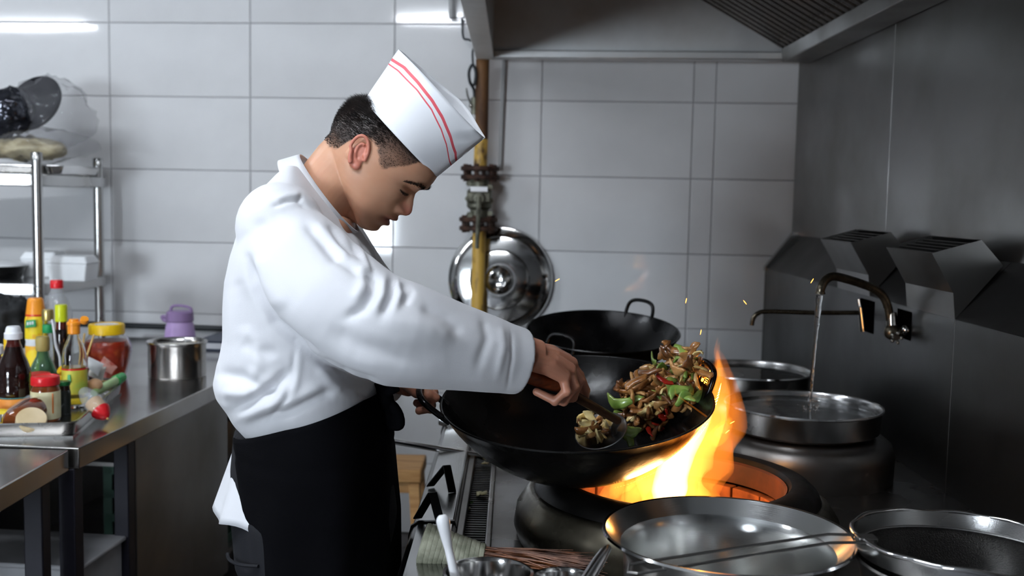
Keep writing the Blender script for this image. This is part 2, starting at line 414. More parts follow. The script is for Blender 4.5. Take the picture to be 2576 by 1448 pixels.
# two flue vents with louvres on the slope
vp = [(XS,ZS),(.974,1.215),(.922,1.302),(1.028,1.332),(1.078,1.277)]
for y0, y1 in ((2.272,2.55),(2.82,3.10)):
    v = MB()
    n = len(vp)
    v.add([(a,d,b) for d in (y0, y1) for a, b in vp], [tuple(range(n)), tuple(range(n, 2*n))] + [(i,(i+1)%n,n+(i+1)%n,n+i) for i in range(n) if i != 2])
    fv = v.build('flue_vent', M_STEELW, rg, smooth=0, solid=.003)
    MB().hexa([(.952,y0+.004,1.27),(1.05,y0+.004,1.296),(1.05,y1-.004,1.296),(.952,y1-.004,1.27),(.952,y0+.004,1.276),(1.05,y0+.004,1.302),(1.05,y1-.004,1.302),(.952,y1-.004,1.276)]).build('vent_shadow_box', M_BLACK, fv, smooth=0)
    for k in range(5):
        t = (k+.45)/5.4; xa, za = .922+(1.028-.922)*t, 1.302+.03*t
        MB().hexa([(xa,y0,za-.004),(xa+.004,y0,za-.002),(xa+.004,y1,za-.002),(xa,y1,za-.004),(xa+.012,y0,za-.022),(xa+.016,y0,za-.02),(xa+.016,y1,za-.02),(xa+.012,y1,za-.022)]).build('louvre', M_STEELD, fv, smooth=0)
# dark cut-outs in the splashback for the water pipes
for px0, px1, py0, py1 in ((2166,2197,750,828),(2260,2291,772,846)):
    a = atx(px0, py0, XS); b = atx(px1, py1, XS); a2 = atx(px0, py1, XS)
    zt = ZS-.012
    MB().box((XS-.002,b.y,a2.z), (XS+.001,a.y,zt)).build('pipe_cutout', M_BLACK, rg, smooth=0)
# ------------------------------------------------------------------ burners of the range
M_SOOT = mat('sooty_iron', srgb(17,16,16), .45, .6, srgb(34,31,28), 7, rvar=.15, bump=.15, bscale=25)
M_DRUM = mat('stained_burner_steel', srgb(104,98,84), .36, .75, srgb(38,33,27), 7, lo=.38, hi=.62, rvar=.12, bump=.08, bscale=20)
M_BRICK = mat('fire_brick', srgb(150,88,54), .9, 0, srgb(92,48,32), 25, bump=.35, bscale=60)
M_LINER = mat('fire_liner', srgb(84,44,32), .7, .1, srgb(54,28,22), 14, bump=.2, bscale=30)
M_HOUSE = steel('burner_housing_steel', .22, .40, (1,1,1), .03, (.08,.07,.06,1), rvar=.1)
def burner(c, full=True):
    x, y, zt = c
    T = Matrix.Translation((x, y, 0))
    b = MB().lathe([(.292,DECK-.01),(.304,.79),(.299,.822),(.281,.848),(.268,.856)], n=72, M=T, caps=False).build('burner', M_DRUM, rg, solid=.004)
    MB().lathe([(.270,.852),(.264,.868),(.250,zt-.003),(.232,zt+.003),(.214,zt),(.2065,zt-.012),(.2065,zt-.05),(.222,zt-.05),(.24,zt-.03)], n=72, M=T, caps=False).build('burner_rim', M_SOOT, b)
    MB().lathe([(.2065,zt-.008),(.2025,zt-.012),(.203,zt-.052),(.2065,zt-.052)], n=72, M=T, caps=False).build('fire_liner', M_LINER, b)
    MB().lathe([(.0,.768),(.21,.768),(.21,.772),(.0,.772)], n=48, M=T).build('burner_floor', M_SOOT, b)
    if full:
        for k in range(16):
            a0, a1 = 2*PI*k/16+.012, 2*PI*(k+1)/16-.012; dr = random.uniform(0,.004); zz = zt-.056-random.uniform(0,.004)
            rings = []
            for a in np.linspace(a0, a1, 4):
                rings.append([Vector((x+r*math.cos(a), y+r*math.sin(a), z)) for r, z in ((.196-dr,.772),(.196-dr,zz),(.218,zz),(.218,.772))])
            MB().loft(rings).build('brick', M_BRICK, b, smooth=0, bevel=.002)
        MB().lathe([(.0,.772),(.06,.772),(.07,.782),(.05,.79),(.0,.79)], n=32, M=T).build('gas_head', M_SOOT, b)
    return b
BUR = (.318, 1.93, .884)
burner(BUR)
burner((.262, 2.86, .884), False)
for yy, n in ((2.43, 0), (3.0, 1)):
    T = Matrix.Translation((.698, yy, 0))
    h = MB().lathe([(.21,DECK-.01),(.212,.82),(.204,.848),(.186,.862),(.14,.866),(.0,.866)], n=64, M=T, caps=False).build('burner_housing', M_HOUSE, rg)

# ------------------------------------------------------------------ woks
def wok_mesh(r, d, t=.003, rings=18, n=96, flare=.0):
    Rs = (r*r+d*d)/(2*d); am = math.asin(min(1, r/Rs)); 
    if d > r: am = PI-am
    prof = [(Rs*math.sin(am*k/rings), Rs*(1-math.cos(am*k/rings))-d) for k in range(rings+1)]
    inner = [((Rs-t)*math.sin(am*k/rings), Rs-(Rs-t)*math.cos(am*k/rings)-d) for k in range(rings, -1, -1)]
    rim = [(r+.0025, .0015), (r+.001, .004), (r-.002, .003)]
    return prof + rim + inner
def ear(p, out, up, w=.07, h=.045, r=.0055):
    """loop handle whose feet stand at p +- side"""
    out = Vector(out).normalized(); up = Vector(up).normalized(); s = out.cross(up).normalized()
    d = (out*.35 + up*.9).normalized()
    pts = [p - s*w/2 - d*.018, p - s*w/2 + d*h*.35, p - s*w*.42 + d*h*.8, p - s*w*.2 + d*h, p + s*w*.2 + d*h, p + s*w*.42 + d*h*.8, p + s*w/2 + d*h*.35, p + s*w/2 - d*.018]
    return spline(pts, 5), r
WOKC = at(1450, 1003, 1.90); WR, WDp = .252, .150
wn = Vector((-.052, -.168, 1)).normalized()
WOKM = frame(WOKC, wn, (1,0,0))
wk = thing('wok', 'tilted black iron wok full of stir-fry held over the flame', 'wok', WOKM @ Vector((0,0,-WDp)))
M_WOKB = mat('wok_pan_iron', srgb(13,13,14), .24, .5, srgb(26,24,23), 6, rvar=.1, bump=.10, bscale=55)
MB().lathe(wok_mesh(WR, WDp), n=96, M=WOKM, caps=False).build('pan', M_WOKB, wk, smooth=50)
for ang in (-174, 14):
    a = math.radians(ang); o = WOKM.to_3x3() @ Vector((math.cos(a), math.sin(a), 0))
    p = WOKC + o*WR
    pts, r = ear(p, o, wn*.6+o*.4, .09, .05, .006) if ang < 0 else ear(p-o*.004, o*.3, wn, .08, .042, .006); MB().tube(pts, r, 10).build('loop_handle', M_IRON, wk)
bw = at(1516, 832, 2.85); bn = Vector((.0, -.155, 1)).normalized(); BWM = frame(bw, bn, (1,0,0))
bwk = thing('wok', 'empty black iron wok with two loop handles on the rear burner', 'wok', BWM @ Vector((0,0,-.13)))
MB().lathe(wok_mesh(.212, .13), n=96, M=BWM, caps=False).build('pan', M_IRON, bwk, smooth=50)
for ang in (55, 232):
    a = math.radians(ang); o = BWM.to_3x3() @ Vector((math.cos(a), math.sin(a), 0))
    pts, r = ear(bw + o*.208, o, bn, .085, .045, .0055)
    if ang == 232:
        pts, r = ear(bw + o*.205 - bn*.01, -o, bn, .085, .04, .0055)
    MB().tube(pts, r, 10).build('loop_handle', M_IRON, bwk)

# ------------------------------------------------------------------ water pans, taps, water
M_WATER = mat('still_water', (.95,.97,.98,1), .03, trans=1., ior=1.33, bump=.06, bscale=30)
def pan(label, c, r, h):
    x, y, z = c
    t = thing('round_pan', label, 'pan', (x, y, z-h))
    T = Matrix.Translation((x, y, z))
    MB().lathe([(r*.93,-h),(r*.975,-h+.006),(r,-.004),(r+.002,.0),(r-.001,.0015),(r-.004,-.004),(r*.965,-h+.01),(r*.9,-h+.005),(0,-h+.005)], n=80, M=T, caps=False).build('pan_body', M_STEEL, t)
    MB().lathe([(r+.001,-.004),(r+.0045,-.001),(r+.003,.003),(r-.001,.002)], n=80, M=T, caps=False).build('rolled_rim', M_SHINY, t)
    return t
p1 = (.698, 2.43, .928); pan('round steel water pan under the running tap', p1, .180, .058)
p2 = (.698, 3.00, .918); pan('round steel pan on the far burner behind the running water', p2, .180, .050)
for (x, y, z), r, lb in ((p1, .176, 'clear water filling the pan under the running tap'), (p2, .176, 'clear water in the far round pan')):
    g = []
    MB().lathe([(.0,-.045),(r-.006,-.045),(r-.0025,-.012),(r-.004,-.010),(.0,-.010)], n=64, M=Matrix.Translation((x, y, z))).build('water', M_WATER, None)
    tag(bpy.data.objects[[o.name for o in bpy.data.objects if o.name.startswith('water')][-1]], lb, 'water')
M_TAP = mat('old_brass', srgb(92,86,74), .34, .9, srgb(52,48,40), 30, rvar=.12)
M_CHROME = mat('worn_chrome', srgb(190,188,184), .18, 1., srgb(130,126,118), 25, rvar=.1)
# tap with the arched swing spout
tb = at(2243, 828, 2.55)
tp = thing('swing_tap', 'arched brass swing tap running water into the pan', 'tap', (XS, 2.55, tb.z))
def gone(p): return Vector(p)
sp = spline([tb+Vector((0,0,.0)), at(2238,796,2.55), at(2231,764,2.545), at(2215,738,2.54), at(2180,718,2.52), at(2107,696,2.46), at(2080,701,2.44), at(2066,722,2.43), at(2063,738,2.43)], 6)
MB().tube(sp, [.0105]*(len(sp)-3)+[.011,.0125,.0125], 14).build('spout', M_TAP, tp)
MB().ball(tb+Vector((0,0,-.006)), (.019,.017,.02)).tube([tb+Vector((0,0,-.006)), (XS+.004, 2.55, tb.z-.006)], .012, 12).build('tap_body', M_TAP, tp)
MB().tube([tb+Vector((0,0,.012)), tb+Vector((-.003,0,.042))], [.0145,.0125], 12).build('collar_nut', M_CHROME, tp)
hh = tb+Vector((-.002,-.02,-.012))
m = MB().tube([hh, hh+Vector((0,-.02,-.004))], .008, 8)
for k in range(5):
    a = 2*PI*k/5; m.ball(hh+Vector((.012*math.cos(a), -.02, .012*math.sin(a)-.004)), .005, 8, 6)
m.build('star_handle', M_CHROME, tp)
MB().ball((XS-.008, 2.53, tb.z+.002), (.012,.012,.012), 12, 8).build('wall_nut', M_CHROME, tp)
# second tap with the straight spout
t2 = at(2170, 800, 2.86)
tq = thing('straight_tap', 'slim straight-spout tap behind the running tap', 'tap', (XS, 2.86, t2.z))
sp = spline([at(2160,786,2.86), at(2050,786,2.86), at(1935,783,2.86), at(1908,787,2.86), at(1895,800,2.86), at(1891,818,2.86)], 5)
MB().tube(sp, .0065, 10).build('spout', M_TAP, tq)
MB().tube([at(2166,772,2.86), at(2174,832,2.86)], [.010,.013], 12).tube([at(2172,812,2.86), (XS+.004,2.86,t2.z)], .010, 10).build('tap_body', M_CHROME, tq)
MB().tube([at(2164,774,2.86), at(2160,752,2.86)], [.007,.004], 8).build('lever_handle', M_CHROME, tq)
# falling water
w0 = at(2061, 742, 2.43); w1 = Vector((w0.x-.012, 2.43, .919))
st = MB(); pts = [w0.lerp(w1, k/30) for k in range(31)]
st.tube(pts, [.0085*(1-.45*min(1,k/12))*(1+.10*math.sin(k*1.9)) for k in range(31)], 12)
for k in range(14):
    a = random.uniform(0, 6.28); rr = random.uniform(.004,.03)
    st.ball(w1+Vector((rr*math.cos(a), rr*math.sin(a), random.uniform(.001,.008))), random.uniform(.0012,.003), 8, 6)
ob = st.build('water_stream', M_WATER, None); tag(ob, 'thin stream of water falling from the arched tap', 'water')

# ------------------------------------------------------------------ things standing on the near range
def basin(c, r, h):
    x, y, z = c; t = thing('steel_basin', 'large polished steel basin in the foreground before the flame', 'basin', (x, y, z-h))
    T = Matrix.Translation((x, y, z))
    MB().lathe([(.0,-h),(r*.74,-h),(r*.80,-h+.012),(r*.84,-.034),(r*.865,-.022),(r*.985,-.003),(r,-.001),(r+.002,.001),(r-.002,.0022),(r*.968,-.0015),(r*.862,-.019),(r*.828,-.034),(r*.785,-h+.014),(r*.72,-h+.004),(.0,-h+.003)], n=112, M=T, caps=False).build('bowl', M_BASIN, t, smooth=25)
    MB().lathe([(r-.001,-.002),(r+.003,.0),(r+.0015,.0032),(r-.0025,.0028)], n=112, M=T, caps=False).build('rolled_rim', M_SHINY, t)
    return t
BZ = .929
basin((.316,1.45,BZ), .1765, BZ-DECK)
# dark bowl and the fine mesh strainer lying across it
M_MESH = mat('wire_mesh', srgb(52,50,48), .4, .85, srgb(30,29,28), 200, (1,1,1), 2, bump=.8, bscale=420)
scx, scy, scz, sr = .625, 1.37, .952, .150
t = thing('steel_bowl', 'dark steel bowl under the fine strainer', 'bowl', (scx+.01, scy, DECK))
MB().lathe([(.0,0),(.10,0),(.125,.02),(.150,.15),(.156,.155),(.154,.158),(.147,.151),(.122,.024),(.098,.004),(0,.004)], n=80, M=Matrix.Translation((scx+.01, scy, DECK)), caps=False).build('bowl', M_STEELD, t)
s = thing('fine_strainer', 'round fine-mesh strainer with a two-wire handle across the basin', 'strainer', (scx, scy, scz-.03))
SM = frame((scx, scy, scz), (.02,.03,1), (1,0,0))
def ringpts(r, z, n=64, wob=0): return [SM @ Vector((r*math.cos(2*PI*k/n), r*math.sin(2*PI*k/n), z+wob*math.sin(k*.9)*math.sin(k*.31))) for k in range(n+1)]
MB().tube(ringpts(sr, 0, 64, .002), .0034, 10, caps=False).build('rim_wire', M_SHINY, s)
MB().lathe([(sr-.002,.0),(sr-.004,-.014),(sr-.007,-.026),(sr-.009,-.026),(sr-.006,-.013),(sr-.004,.0)], n=80, M=SM, caps=False).build('hoop', M_STEEL, s)
MB().tube(ringpts(sr-.009, -.022), .0022, 8, caps=False).build('mesh_ring', M_STEEL, s)
bowlp = [(sr-.010)*q for q in np.linspace(1,0,14)]
MB().lathe([(r, -.022-.035*(1-(r/(sr-.01))**2)) for r in bowlp], n=72, M=SM, caps=False).build('mesh', M_MESH, s, solid=.0008)
pL = SM @ Vector((-sr-.002,-.012,.001)); pR = SM @ Vector((-sr+.012, -.03, .001))
ha, hb = at(1604,1415,1.345), at(1604,1442,1.32)
MB().tube([pL+Vector((.004,.012,.0)), pL+Vector((-.04,.006,.002)), ha], .0021, 8).build('handle_wire', M_STEELD, s)
MB().tube([pR, pR+Vector((-.06,-.006,.0)), hb], .0021, 8).build('handle_wire', M_STEELD, s)
MB().tube([ha, ha+Vector((-.012,-.006,0)), hb+Vector((-.012,.004,0)), hb], .0021, 8).build('handle_end', M_STEELD, s)
MB().box(pL+Vector((-.004,-.014,-.006)), pL+Vector((.022,.008,.004))).build('handle_clip', M_STEELD, s, bevel=.002)

def cup(label, c, r, h):
    x, y, z = c; t = thing('steel_cup', label, 'cup', (x, y, z-h)); T = Matrix.Translation((x, y, z))
    MB().lathe([(.0,-h),(r*.92,-h),(r*.95,-h+.004),(r*.985,-.004),(r+.003,-.001),(r+.003,.001),(r-.001,.0015),(r-.003,-.004),(r*.9,-h+.006),(0,-h+.004)], n=64, M=T, caps=False).build('cup_body', M_SHINY, t)
    return t
c1 = at(1228, 1440, 1.35); cup('round steel cup holding the white spoon', (c1.x,1.35,c1.z), .058, c1.z-.778)
c2 = at(1418, 1456, 1.35); cup('small steel cup right of the spoon cup', (c2.x,1.35,c2.z), .042, c2.z-DECK)
M_WPLAST = mat('white_melamine', srgb(240,240,242), .25, 0, srgb(232,232,236), 6)
wsp = thing('white_spoon', 'white plastic spoon standing in the steel cup', 'spoon', c1+Vector((.0,0,-.1)))
q = spline([at(1112,1294,1.365), at(1116,1318,1.362), at(1126,1368,1.358), at(1138,1420,1.353), at(1150,1470,1.35), at(1170,1540,1.34)], 5)
rr = np.interp(np.linspace(0,1,len(q)), [0,.06,.14,.24,.45,.62,.8,1], [.004,.0072,.0096,.0088,.0056,.0060,.007,.007])
MB().tube(q, list(rr), 14).build('handle', M_WPLAST, wsp)
MB().ball(at(1178,1565,1.34), (.018,.008,.026)).build('spoon_bowl', M_WPLAST, wsp)
ld = thing('steel_ladle', 'flat-handled steel ladle leaning at the left of the basin', 'ladle', at(1460,1500,1.27))
la, lb2 = at(1528,1374,1.335), at(1452,1498,1.26)
dd = (lb2-la).normalized(); sd = Vector((.9,.25,-.1)).normalized()
m = MB(); rings = []
for k, wv in ((0,.004),(.06,.0085),(.3,.0105),(.7,.0115),(1,.011)):
    p = la.lerp(lb2, k); nn = dd.cross(sd).normalized()
    rings.append([p+sd*wv*math.cos(a)+nn*.0045*math.sin(a) for a in np.linspace(0, 2*PI, 13)[:-1]])
m.loft(rings).build('handle', M_SHINY, ld)
MB().lathe([(.0,-.03),(.03,-.022),(.042,0),(.040,.001),(.029,-.02),(.0,-.028)], n=32, M=frame(lb2+Vector((-.03,-.02,-.02)), (0,0,1)), caps=False).build('ladle_bowl', M_SHINY, ld)

# bamboo wok brush: bound grip and splayed splints
M_CORD = mat('pale_cord', srgb(168,168,148), .75, 0, srgb(120,122,104), 40, (1,1,1), bump=.3, bscale=120)
M_SPLINT = mat('bamboo_splint', srgb(128,72,32), .5, 0, srgb(70,36,16), 30, rvar=.1)
M_BRUSHEND = mat('brush_butt', srgb(66,38,32), .6, 0, srgb(40,22,20), 60)
br = thing('bamboo_brush', 'cord-bound bamboo wok brush lying on the range edge', 'brush', atz(1130,1420,.80))
A, B = at(1062,1366,1.680), at(1214,1402,1.675)
dz = (B-A).normalized(); A = A + Vector((0,0,.0))
nw = 13
MB().tube([A-dz*.0, A+dz*.004, B], [.032,.033,.021], 24).build('grip_core', M_BRUSHEND, br)
for k in range(nw):
    t0 = (k+.6)/nw; c = A.lerp(B, t0); r = .0335+(.022-.0335)*t0
    F = frame(c, dz + Vector((.12*random.uniform(-1,1), 0, .1*random.uniform(-1,1))))
    MB().lathe([(r-.003,-.0062),(r+.001,-.0045),(r+.0022,0),(r+.001,.0045),(r-.003,.0062)], n=28, M=F, caps=False).build('cord_wrap', M_CORD, br)
spl_ = MB(); E_ = at(1500,1424,1.625)
for k in range(150):
    a = random.uniform(0, 6.28); ro = .019*math.sqrt(random.random())
    s1 = frame(B, dz) @ Vector((ro*math.cos(a), ro*math.sin(a), -.004))
    e = B.lerp(E_, random.uniform(.75,1.08)) + Vector((random.gauss(0,.004), random.gauss(0,.02), random.gauss(0,.006)))
    md = s1.lerp(e, .5) + Vector((0, random.gauss(0,.004), .004))
    spl_.tube([s1, md, e], [.0013,.0012,.0005], 4)
spl_.build('splints', M_SPLINT, br, kind='stuff')

# bent strap rests on the nosing
M_STRAP = mat('dark_strap_steel', srgb(58,58,60), .3, .9, srgb(38,38,38), 10)
def strap(label, ap, l, r):
    t = thing('strap_rest', label, 'utensil rest', (l+r)/2, 'bent strap rests on the range edge')
    w = Vector((.004,.011,.0))
    for e in (l, r):
        m = MB(); nrm = Vector((.35,.0,.9)) if e is l else Vector((-.6,.0,.8))
        d_ = (ap-e).normalized(); sdv = Vector((.92,.38,0)).normalized(); th = d_.cross(sdv).normalized()*.0018
        m.hexa([e-sdv*.0085-th, e+sdv*.0085-th, e+sdv*.0085+th, e-sdv*.0085+th, ap-sdv*.0085-th, ap+sdv*.0085-th, ap+sdv*.0085+th, ap-sdv*.0085+th])
        m.build('strap_leg', M_STRAP, t, bevel=.001)
def onnose(px, py): return atz(px, py, .803)
l1, r1 = onnose(1082,1222), onnose(1138,1238); a1_ = at(1124,1170,(l1.y+r1.y)/2)
strap('bent strap rest on the range edge nearer the long rod', a1_, l1, r1)
l2, r2 = onnose(1050,1303), onnose(1110,1322); a2_ = at(1088,1238,(l2.y+r2.y)/2)
strap('bent strap rest on the range edge nearer the brush', a2_, l2, r2)
# long tools resting on the nosing left of the wok
t = thing('long_ladle', 'long-handled steel ladle lying across the range edge beside the apron', 'ladle', atz(1245,1152,.803))
ra, rb = at(880,1091,2.42), at(1300,1162,2.42)
MB().tube([ra, rb], [.0072,.0072], 14).build('handle', M_SHINY, t)
MB().lathe([(.0,-.028),(.035,-.02),(.05,0),(.048,.001),(.033,-.018),(.0,-.026)], n=32, M=frame(rb+Vector((.048,0,.0)), (.1,0,1)), caps=False).build('ladle_bowl', M_SHINY, t)
t = thing('tube_handle', 'thick tubular steel handle end sticking out behind the wok', 'handle', atz(1115,1060,.803))
ta, tb2 = at(1106,1052,2.71), at(1300,1096,2.67)
MB().tube([ta, ta+(tb2-ta)*.01, ta+(tb2-ta)*.06, tb2], [.012,.0175,.0185,.0165], 20).build('grip', M_SHINY, t)
MB().tube([tb2, tb2+Vector((.05,0,-.005))], [.012,.012], 14).build('socket', M_STEELD, t)
# scraps on the drain
M_SCRAP = mat('cabbage_scrap', srgb(200,190,150), .5, 0, srgb(150,140,90), 80)
M_SCRAPG = mat('green_scrap', srgb(70,110,50), .5)
for i, (px, py, sz, mm, lb) in enumerate(((1210,1246,.014,M_SCRAP,'largest pale cabbage scrap in the middle of the drain grate'),(1222,1168,.009,M_SCRAP,'pale cabbage scrap on the drain grate beneath the long rod'),(1176,1281,.007,M_SCRAP,'tiny beige scrap on the left of the drain grate'),(1184,1266,.006,M_SCRAPG,'tiny green leaf scrap on the drain grate'))):
    c = atz(px, py, .772)
    g = [[c+Vector((sz*(u-.5)*1.6+random.uniform(-.3,.3)*sz, sz*(v-.5)*2.2+random.uniform(-.3,.3)*sz, .001+random.uniform(0,.5)*sz)) for u in np.linspace(0,1,4)] for v in np.linspace(0,1,4)]
    o = MB().sheet(g).build('food_scrap', mm, None, solid=.0015); tag(o, lb, 'food scrap', 'scraps on the drain grate')

# ------------------------------------------------------------------ on the tiled wall: gas pipe, lid, conduit
M_YPIPE = mat('chipped_yellow_pipe', srgb(198,158,72), .5, 0, srgb(70,48,26), 18, (1,1,.5), lo=.52, hi=.66, bump=.1)
M_RUSTP = mat('rusty_pipe', srgb(120,84,48), .7, .2, srgb(62,40,26), 14, (1,1,.3), bump=.2)
M_RUSTF = mat('rusty_flange', srgb(78,54,42), .7, .5, srgb(44,30,26), 40, bump=.3)
M_VALVE = mat('grey_green_valve', srgb(112,112,98), .45, .5, srgb(70,68,58), 30, bump=.2)
gp = thing('gas_pipe', 'yellow and rusty gas pipe with a flanged valve on the tiled wall', 'pipe', at_wall(1200,1100,.11))
OFF = .11
P_ = lambda px, py, o=OFF: at_wall(px, py, o)
zt_ = 2.84
topx = P_(1213,170)
MB().tube([P_(1211,352), Vector((topx.x, topx.y, zt_))], .0265, 18).build('upper_pipe', M_RUSTP, gp)
MB().tube([P_(1208,425), P_(1211,350)], .027, 18).build('pipe_section', M_YPIPE, gp)
bot = P_(1202,760)
MB().tube([P_(1206,575), bot, Vector((bot.x-.01, bot.y, .02))], .027, 18).build('lower_pipe', M_YPIPE, gp)
for py in (424, 446, 552, 574):
    c = P_(1208 if py < 500 else 1204, py)
    fo = MB().lathe([(.03,-.009),(.074,-.009),(.077,-.006),(.077,.006),(.074,.009),(.03,.009)], n=36, M=Matrix.Translation(c)).build('flange', M_RUSTF, gp)
    for k in range(6):
        a = 2*PI*(k+.3)/6; q_ = c+Vector((.06*math.cos(a), .06*math.sin(a), 0))
        MB().lathe([(.009,-.017),(.009,.017)], n=6, M=Matrix.Translation(q_)).build('bolt', M_RUSTF, fo)
v0, v1 = P_(1207,450), P_(1205,550)
MB().tube([v0, v0.lerp(v1,.22), v0.lerp(v1,.3), v0.lerp(v1,.7), v0.lerp(v1,.78), v1], [.038,.036,.05,.05,.036,.038], 24).build('valve_body', M_VALVE, gp)
vm = v0.lerp(v1, .45)
MB().box(vm-Vector((.046,.06,.022)), vm+Vector((.046,.0,.02))).build('valve_face', M_VALVE, gp, bevel=.006)
mk = MB()
for k in range(6): mk.box(vm+Vector((-.028+.0095*k,-.0615,.024)), vm+Vector((-.0205+.0095*k,-.058,.036)))
mk.box(vm+Vector((-.032,-.060,.021)), vm+Vector((.032,-.05,.039)))
MB().box(vm+Vector((-.034,-.058,.020)), vm+Vector((.034,-.04,.040))).build('marking_plate', M_WPLAST, gp, bevel=.002)
MB().lathe([(.02,0),(.024,.006),(.02,.02),(.0,.022)], n=20, M=frame(vm+Vector((0,-.058,-.005)), (0,-1,0))).build('valve_stem', M_VALVE, gp)
MB().tube([vm+Vector((0,-.078,-.0)), vm+Vector((.0,-.085,-.05)), vm+Vector((-.004,-.078,-.2))], [.011,.009,.008], 8).build('lever', M_VALVE, gp)
for dx, py in ((-.041, 462), (.041, 470), (-.045, 500), (.045, 505), (-.04, 540), (.042, 536)):
    c = P_(1206, py)+Vector((dx,-.01,0)); MB().lathe([(.012,-.012),(.012,.012)], n=6, M=frame(c, (0,-1,0))).build('bolt', M_VALVE, gp)
# small side valve, hose and conduit
M_CABLE = mat('black_cable', srgb(30,34,38), .5); M_COND = mat('grey_conduit', srgb(150,150,150), .5, .2)
sv = thing('small_gas_cock', 'small brass gas cock teed off the pipe behind the hat', 'valve', P_(1192,275))
MB().tube([P_(1207,270), P_(1193,270)], .012, 10).tube([P_(1193,288), P_(1193,245)], .013, 12).build('cock_body', M_VALVE, sv)
MB().tube([P_(1184,262), P_(1176,240), P_(1173,222)], [.004,.004,.003], 8).ball(P_(1185,266,.12), .009, 10, 8).build('cock_lever', M_CHROME, sv)
cb = spline([P_(1193,245), P_(1192,225), P_(1182,205,.14), P_(1180,180,.14), P_(1189,163,.14), P_(1197,182,.14), P_(1194,210,.14), P_(1188,214,.14)], 6)
o = MB().tube(cb, .006, 8).build('hose_loop', M_CABLE, None); tag(o, 'black hose loop hanging beside the rusty pipe', 'hose')
cb = spline([P_(1190,163,.13), P_(1189,130,.13), P_(1196,112,.13), P_(1180,100,.1), P_(1166,95,.06), P_(1163,60,.03), P_(1163,45,.03)], 6)
o = MB().tube(cb, .0045, 8).build('cable', M_CABLE, None); tag(o, 'dark cable running up beside the hood corner', 'cable')
c0, c1_ = at_wall(1268,172,.02), at_wall(1258,425,.02)
o = MB().tube([c1_, c0, Vector((c0.x+.01, c0.y, 2.3))], .0085, 10).build('conduit', M_COND, None); tag(o, 'thin grey conduit on the wall right of the gas pipe', 'conduit')
o = MB().tube([at_wall(1136,-40,.04), at_wall(1136,45,.04), at_wall(1172,45,.04), at_wall(1172,-40,.04)], .012, 8).build('pipe_bracket', M_COND, None, smooth=0); tag(o, 'grey angle bracket at the top of the wall beside the hood', 'bracket')
# hanging lid
lc = at_wall(1257, 703, .045); LM = frame(lc, (-WN.x, -WN.y, .06), (1,0,0))
lt = thing('pot_lid', 'large round steel pot lid hung on the tiled wall behind the pipe', 'lid', lc-Vector((0,0,.2)))
MB().lathe([(.209,-.016),(.212,-.012),(.209,-.006),(.196,-.004),(.176,.004),(.171,.010),(.158,.012),(.122,.016),(.117,.024),(.108,.026),(.07,.03),(.0,.032)], n=96, M=LM, caps=False).build('lid_disc', M_SHINY, lt, solid=.0015)
MB().lathe([(.056,.026),(.060,.032),(.058,.046),(.05,.055),(.034,.060),(.030,.057),(.0,.057)], n=48, M=LM, caps=False).build('lid_knob', M_SHINY, lt)
# wooden stool
M_WOOD = mat('worn_pine', srgb(188,146,92), .6, 0, srgb(150,104,58), 6, (1,12,12), bump=.15)
sc = at(1016, 1178, 3.42); stl = thing('wooden_stool', 'low pine stool standing behind the range corner', 'stool', (sc.x,3.5,0))
sx = sc.x
MB().box((sx-.15,3.40,sc.z-.045), (sx+.06,3.62,sc.z)).build('seat', M_WOOD, stl, bevel=.006)
for yy in (3.42,3.58): MB().box((sx-.14,yy,sc.z-.085), (sx+.05,yy+.02,sc.z-.045)).build('apron_rail', M_WOOD, stl, bevel=.003)
for a in (0, 1):
    for b in (0, 1):
        top = Vector((sx-.125+.16*a, 3.425+.17*b, sc.z-.045)); ft = top+Vector((-.03+.06*a,-.03+.06*b,0)); ft.z = 0
        MB().hexa([ft+Vector((-.016,-.016,0)), ft+Vector((.016,-.016,0)), ft+Vector((.016,.016,0)), ft+Vector((-.016,.016,0)), top+Vector((-.018,-.018,0)), top+Vector((.018,-.018,0)), top+Vector((.018,.018,0)), top+Vector((-.018,.018,0))]).build('leg', M_WOOD, stl, bevel=.003)
# ------------------------------------------------------------------ prep tables on the left
TZ = .81
def tf(o):   # frame square to the tiled wall
    return lambda a, b, z: Vector((o[0], o[1], 0)) - WT*a + WN*b + Vector((0,0,z))
Q = tf((-.993, 2.345))
far = thing('prep_table', 'steel prep table carrying the condiment tray and the canister', 'table', Q(.4,.9,0))
def tbox(fn, a0, a1, b0, b1, z0, z1):
    return [fn(a0,b0,z0), fn(a1,b0,z0), fn(a1,b1,z0), fn(a0,b1,z0), fn(a0,b0,z1), fn(a1,b0,z1), fn(a1,b1,z1), fn(a0,b1,z1)]
L_ = 1.80
MB().hexa(tbox(Q,0,.76,0,L_,TZ-.05,TZ)).build('worktop', M_TABLE, far, bevel=.003)
for a, b in ((.012,.0),(.70,.0),(.012,.27),(.012,1.2),(.70,1.75),(.012,1.75)):
    MB().hexa(tbox(Q,a,a+.04,b,b+.04,0,TZ-.05)).build('leg', M_LEGS, far, bevel=.003)
MB().hexa(tbox(Q,.014,.026,.32,.98,.16,TZ-.05)).build('side_panel', M_STEELD, far, bevel=.002)
MB().hexa(tbox(Q,.03,.74,.32,1.72,.20,.22)).build('undershelf', M_STEELD, far)
MB().hexa(tbox(Q,.02,.72,.02,.30,.36,.372)).build('rack_shelf', M_STEELD, far)
MB().hexa(tbox(Q,.73,.745,.02,1.78,.1,TZ-.05)).build('back_panel', M_STEELD, far)
Bx = thing('white_bin', 'white plastic bin on the rack under the prep table corner', 'bin', Q(.2,.15,.372))
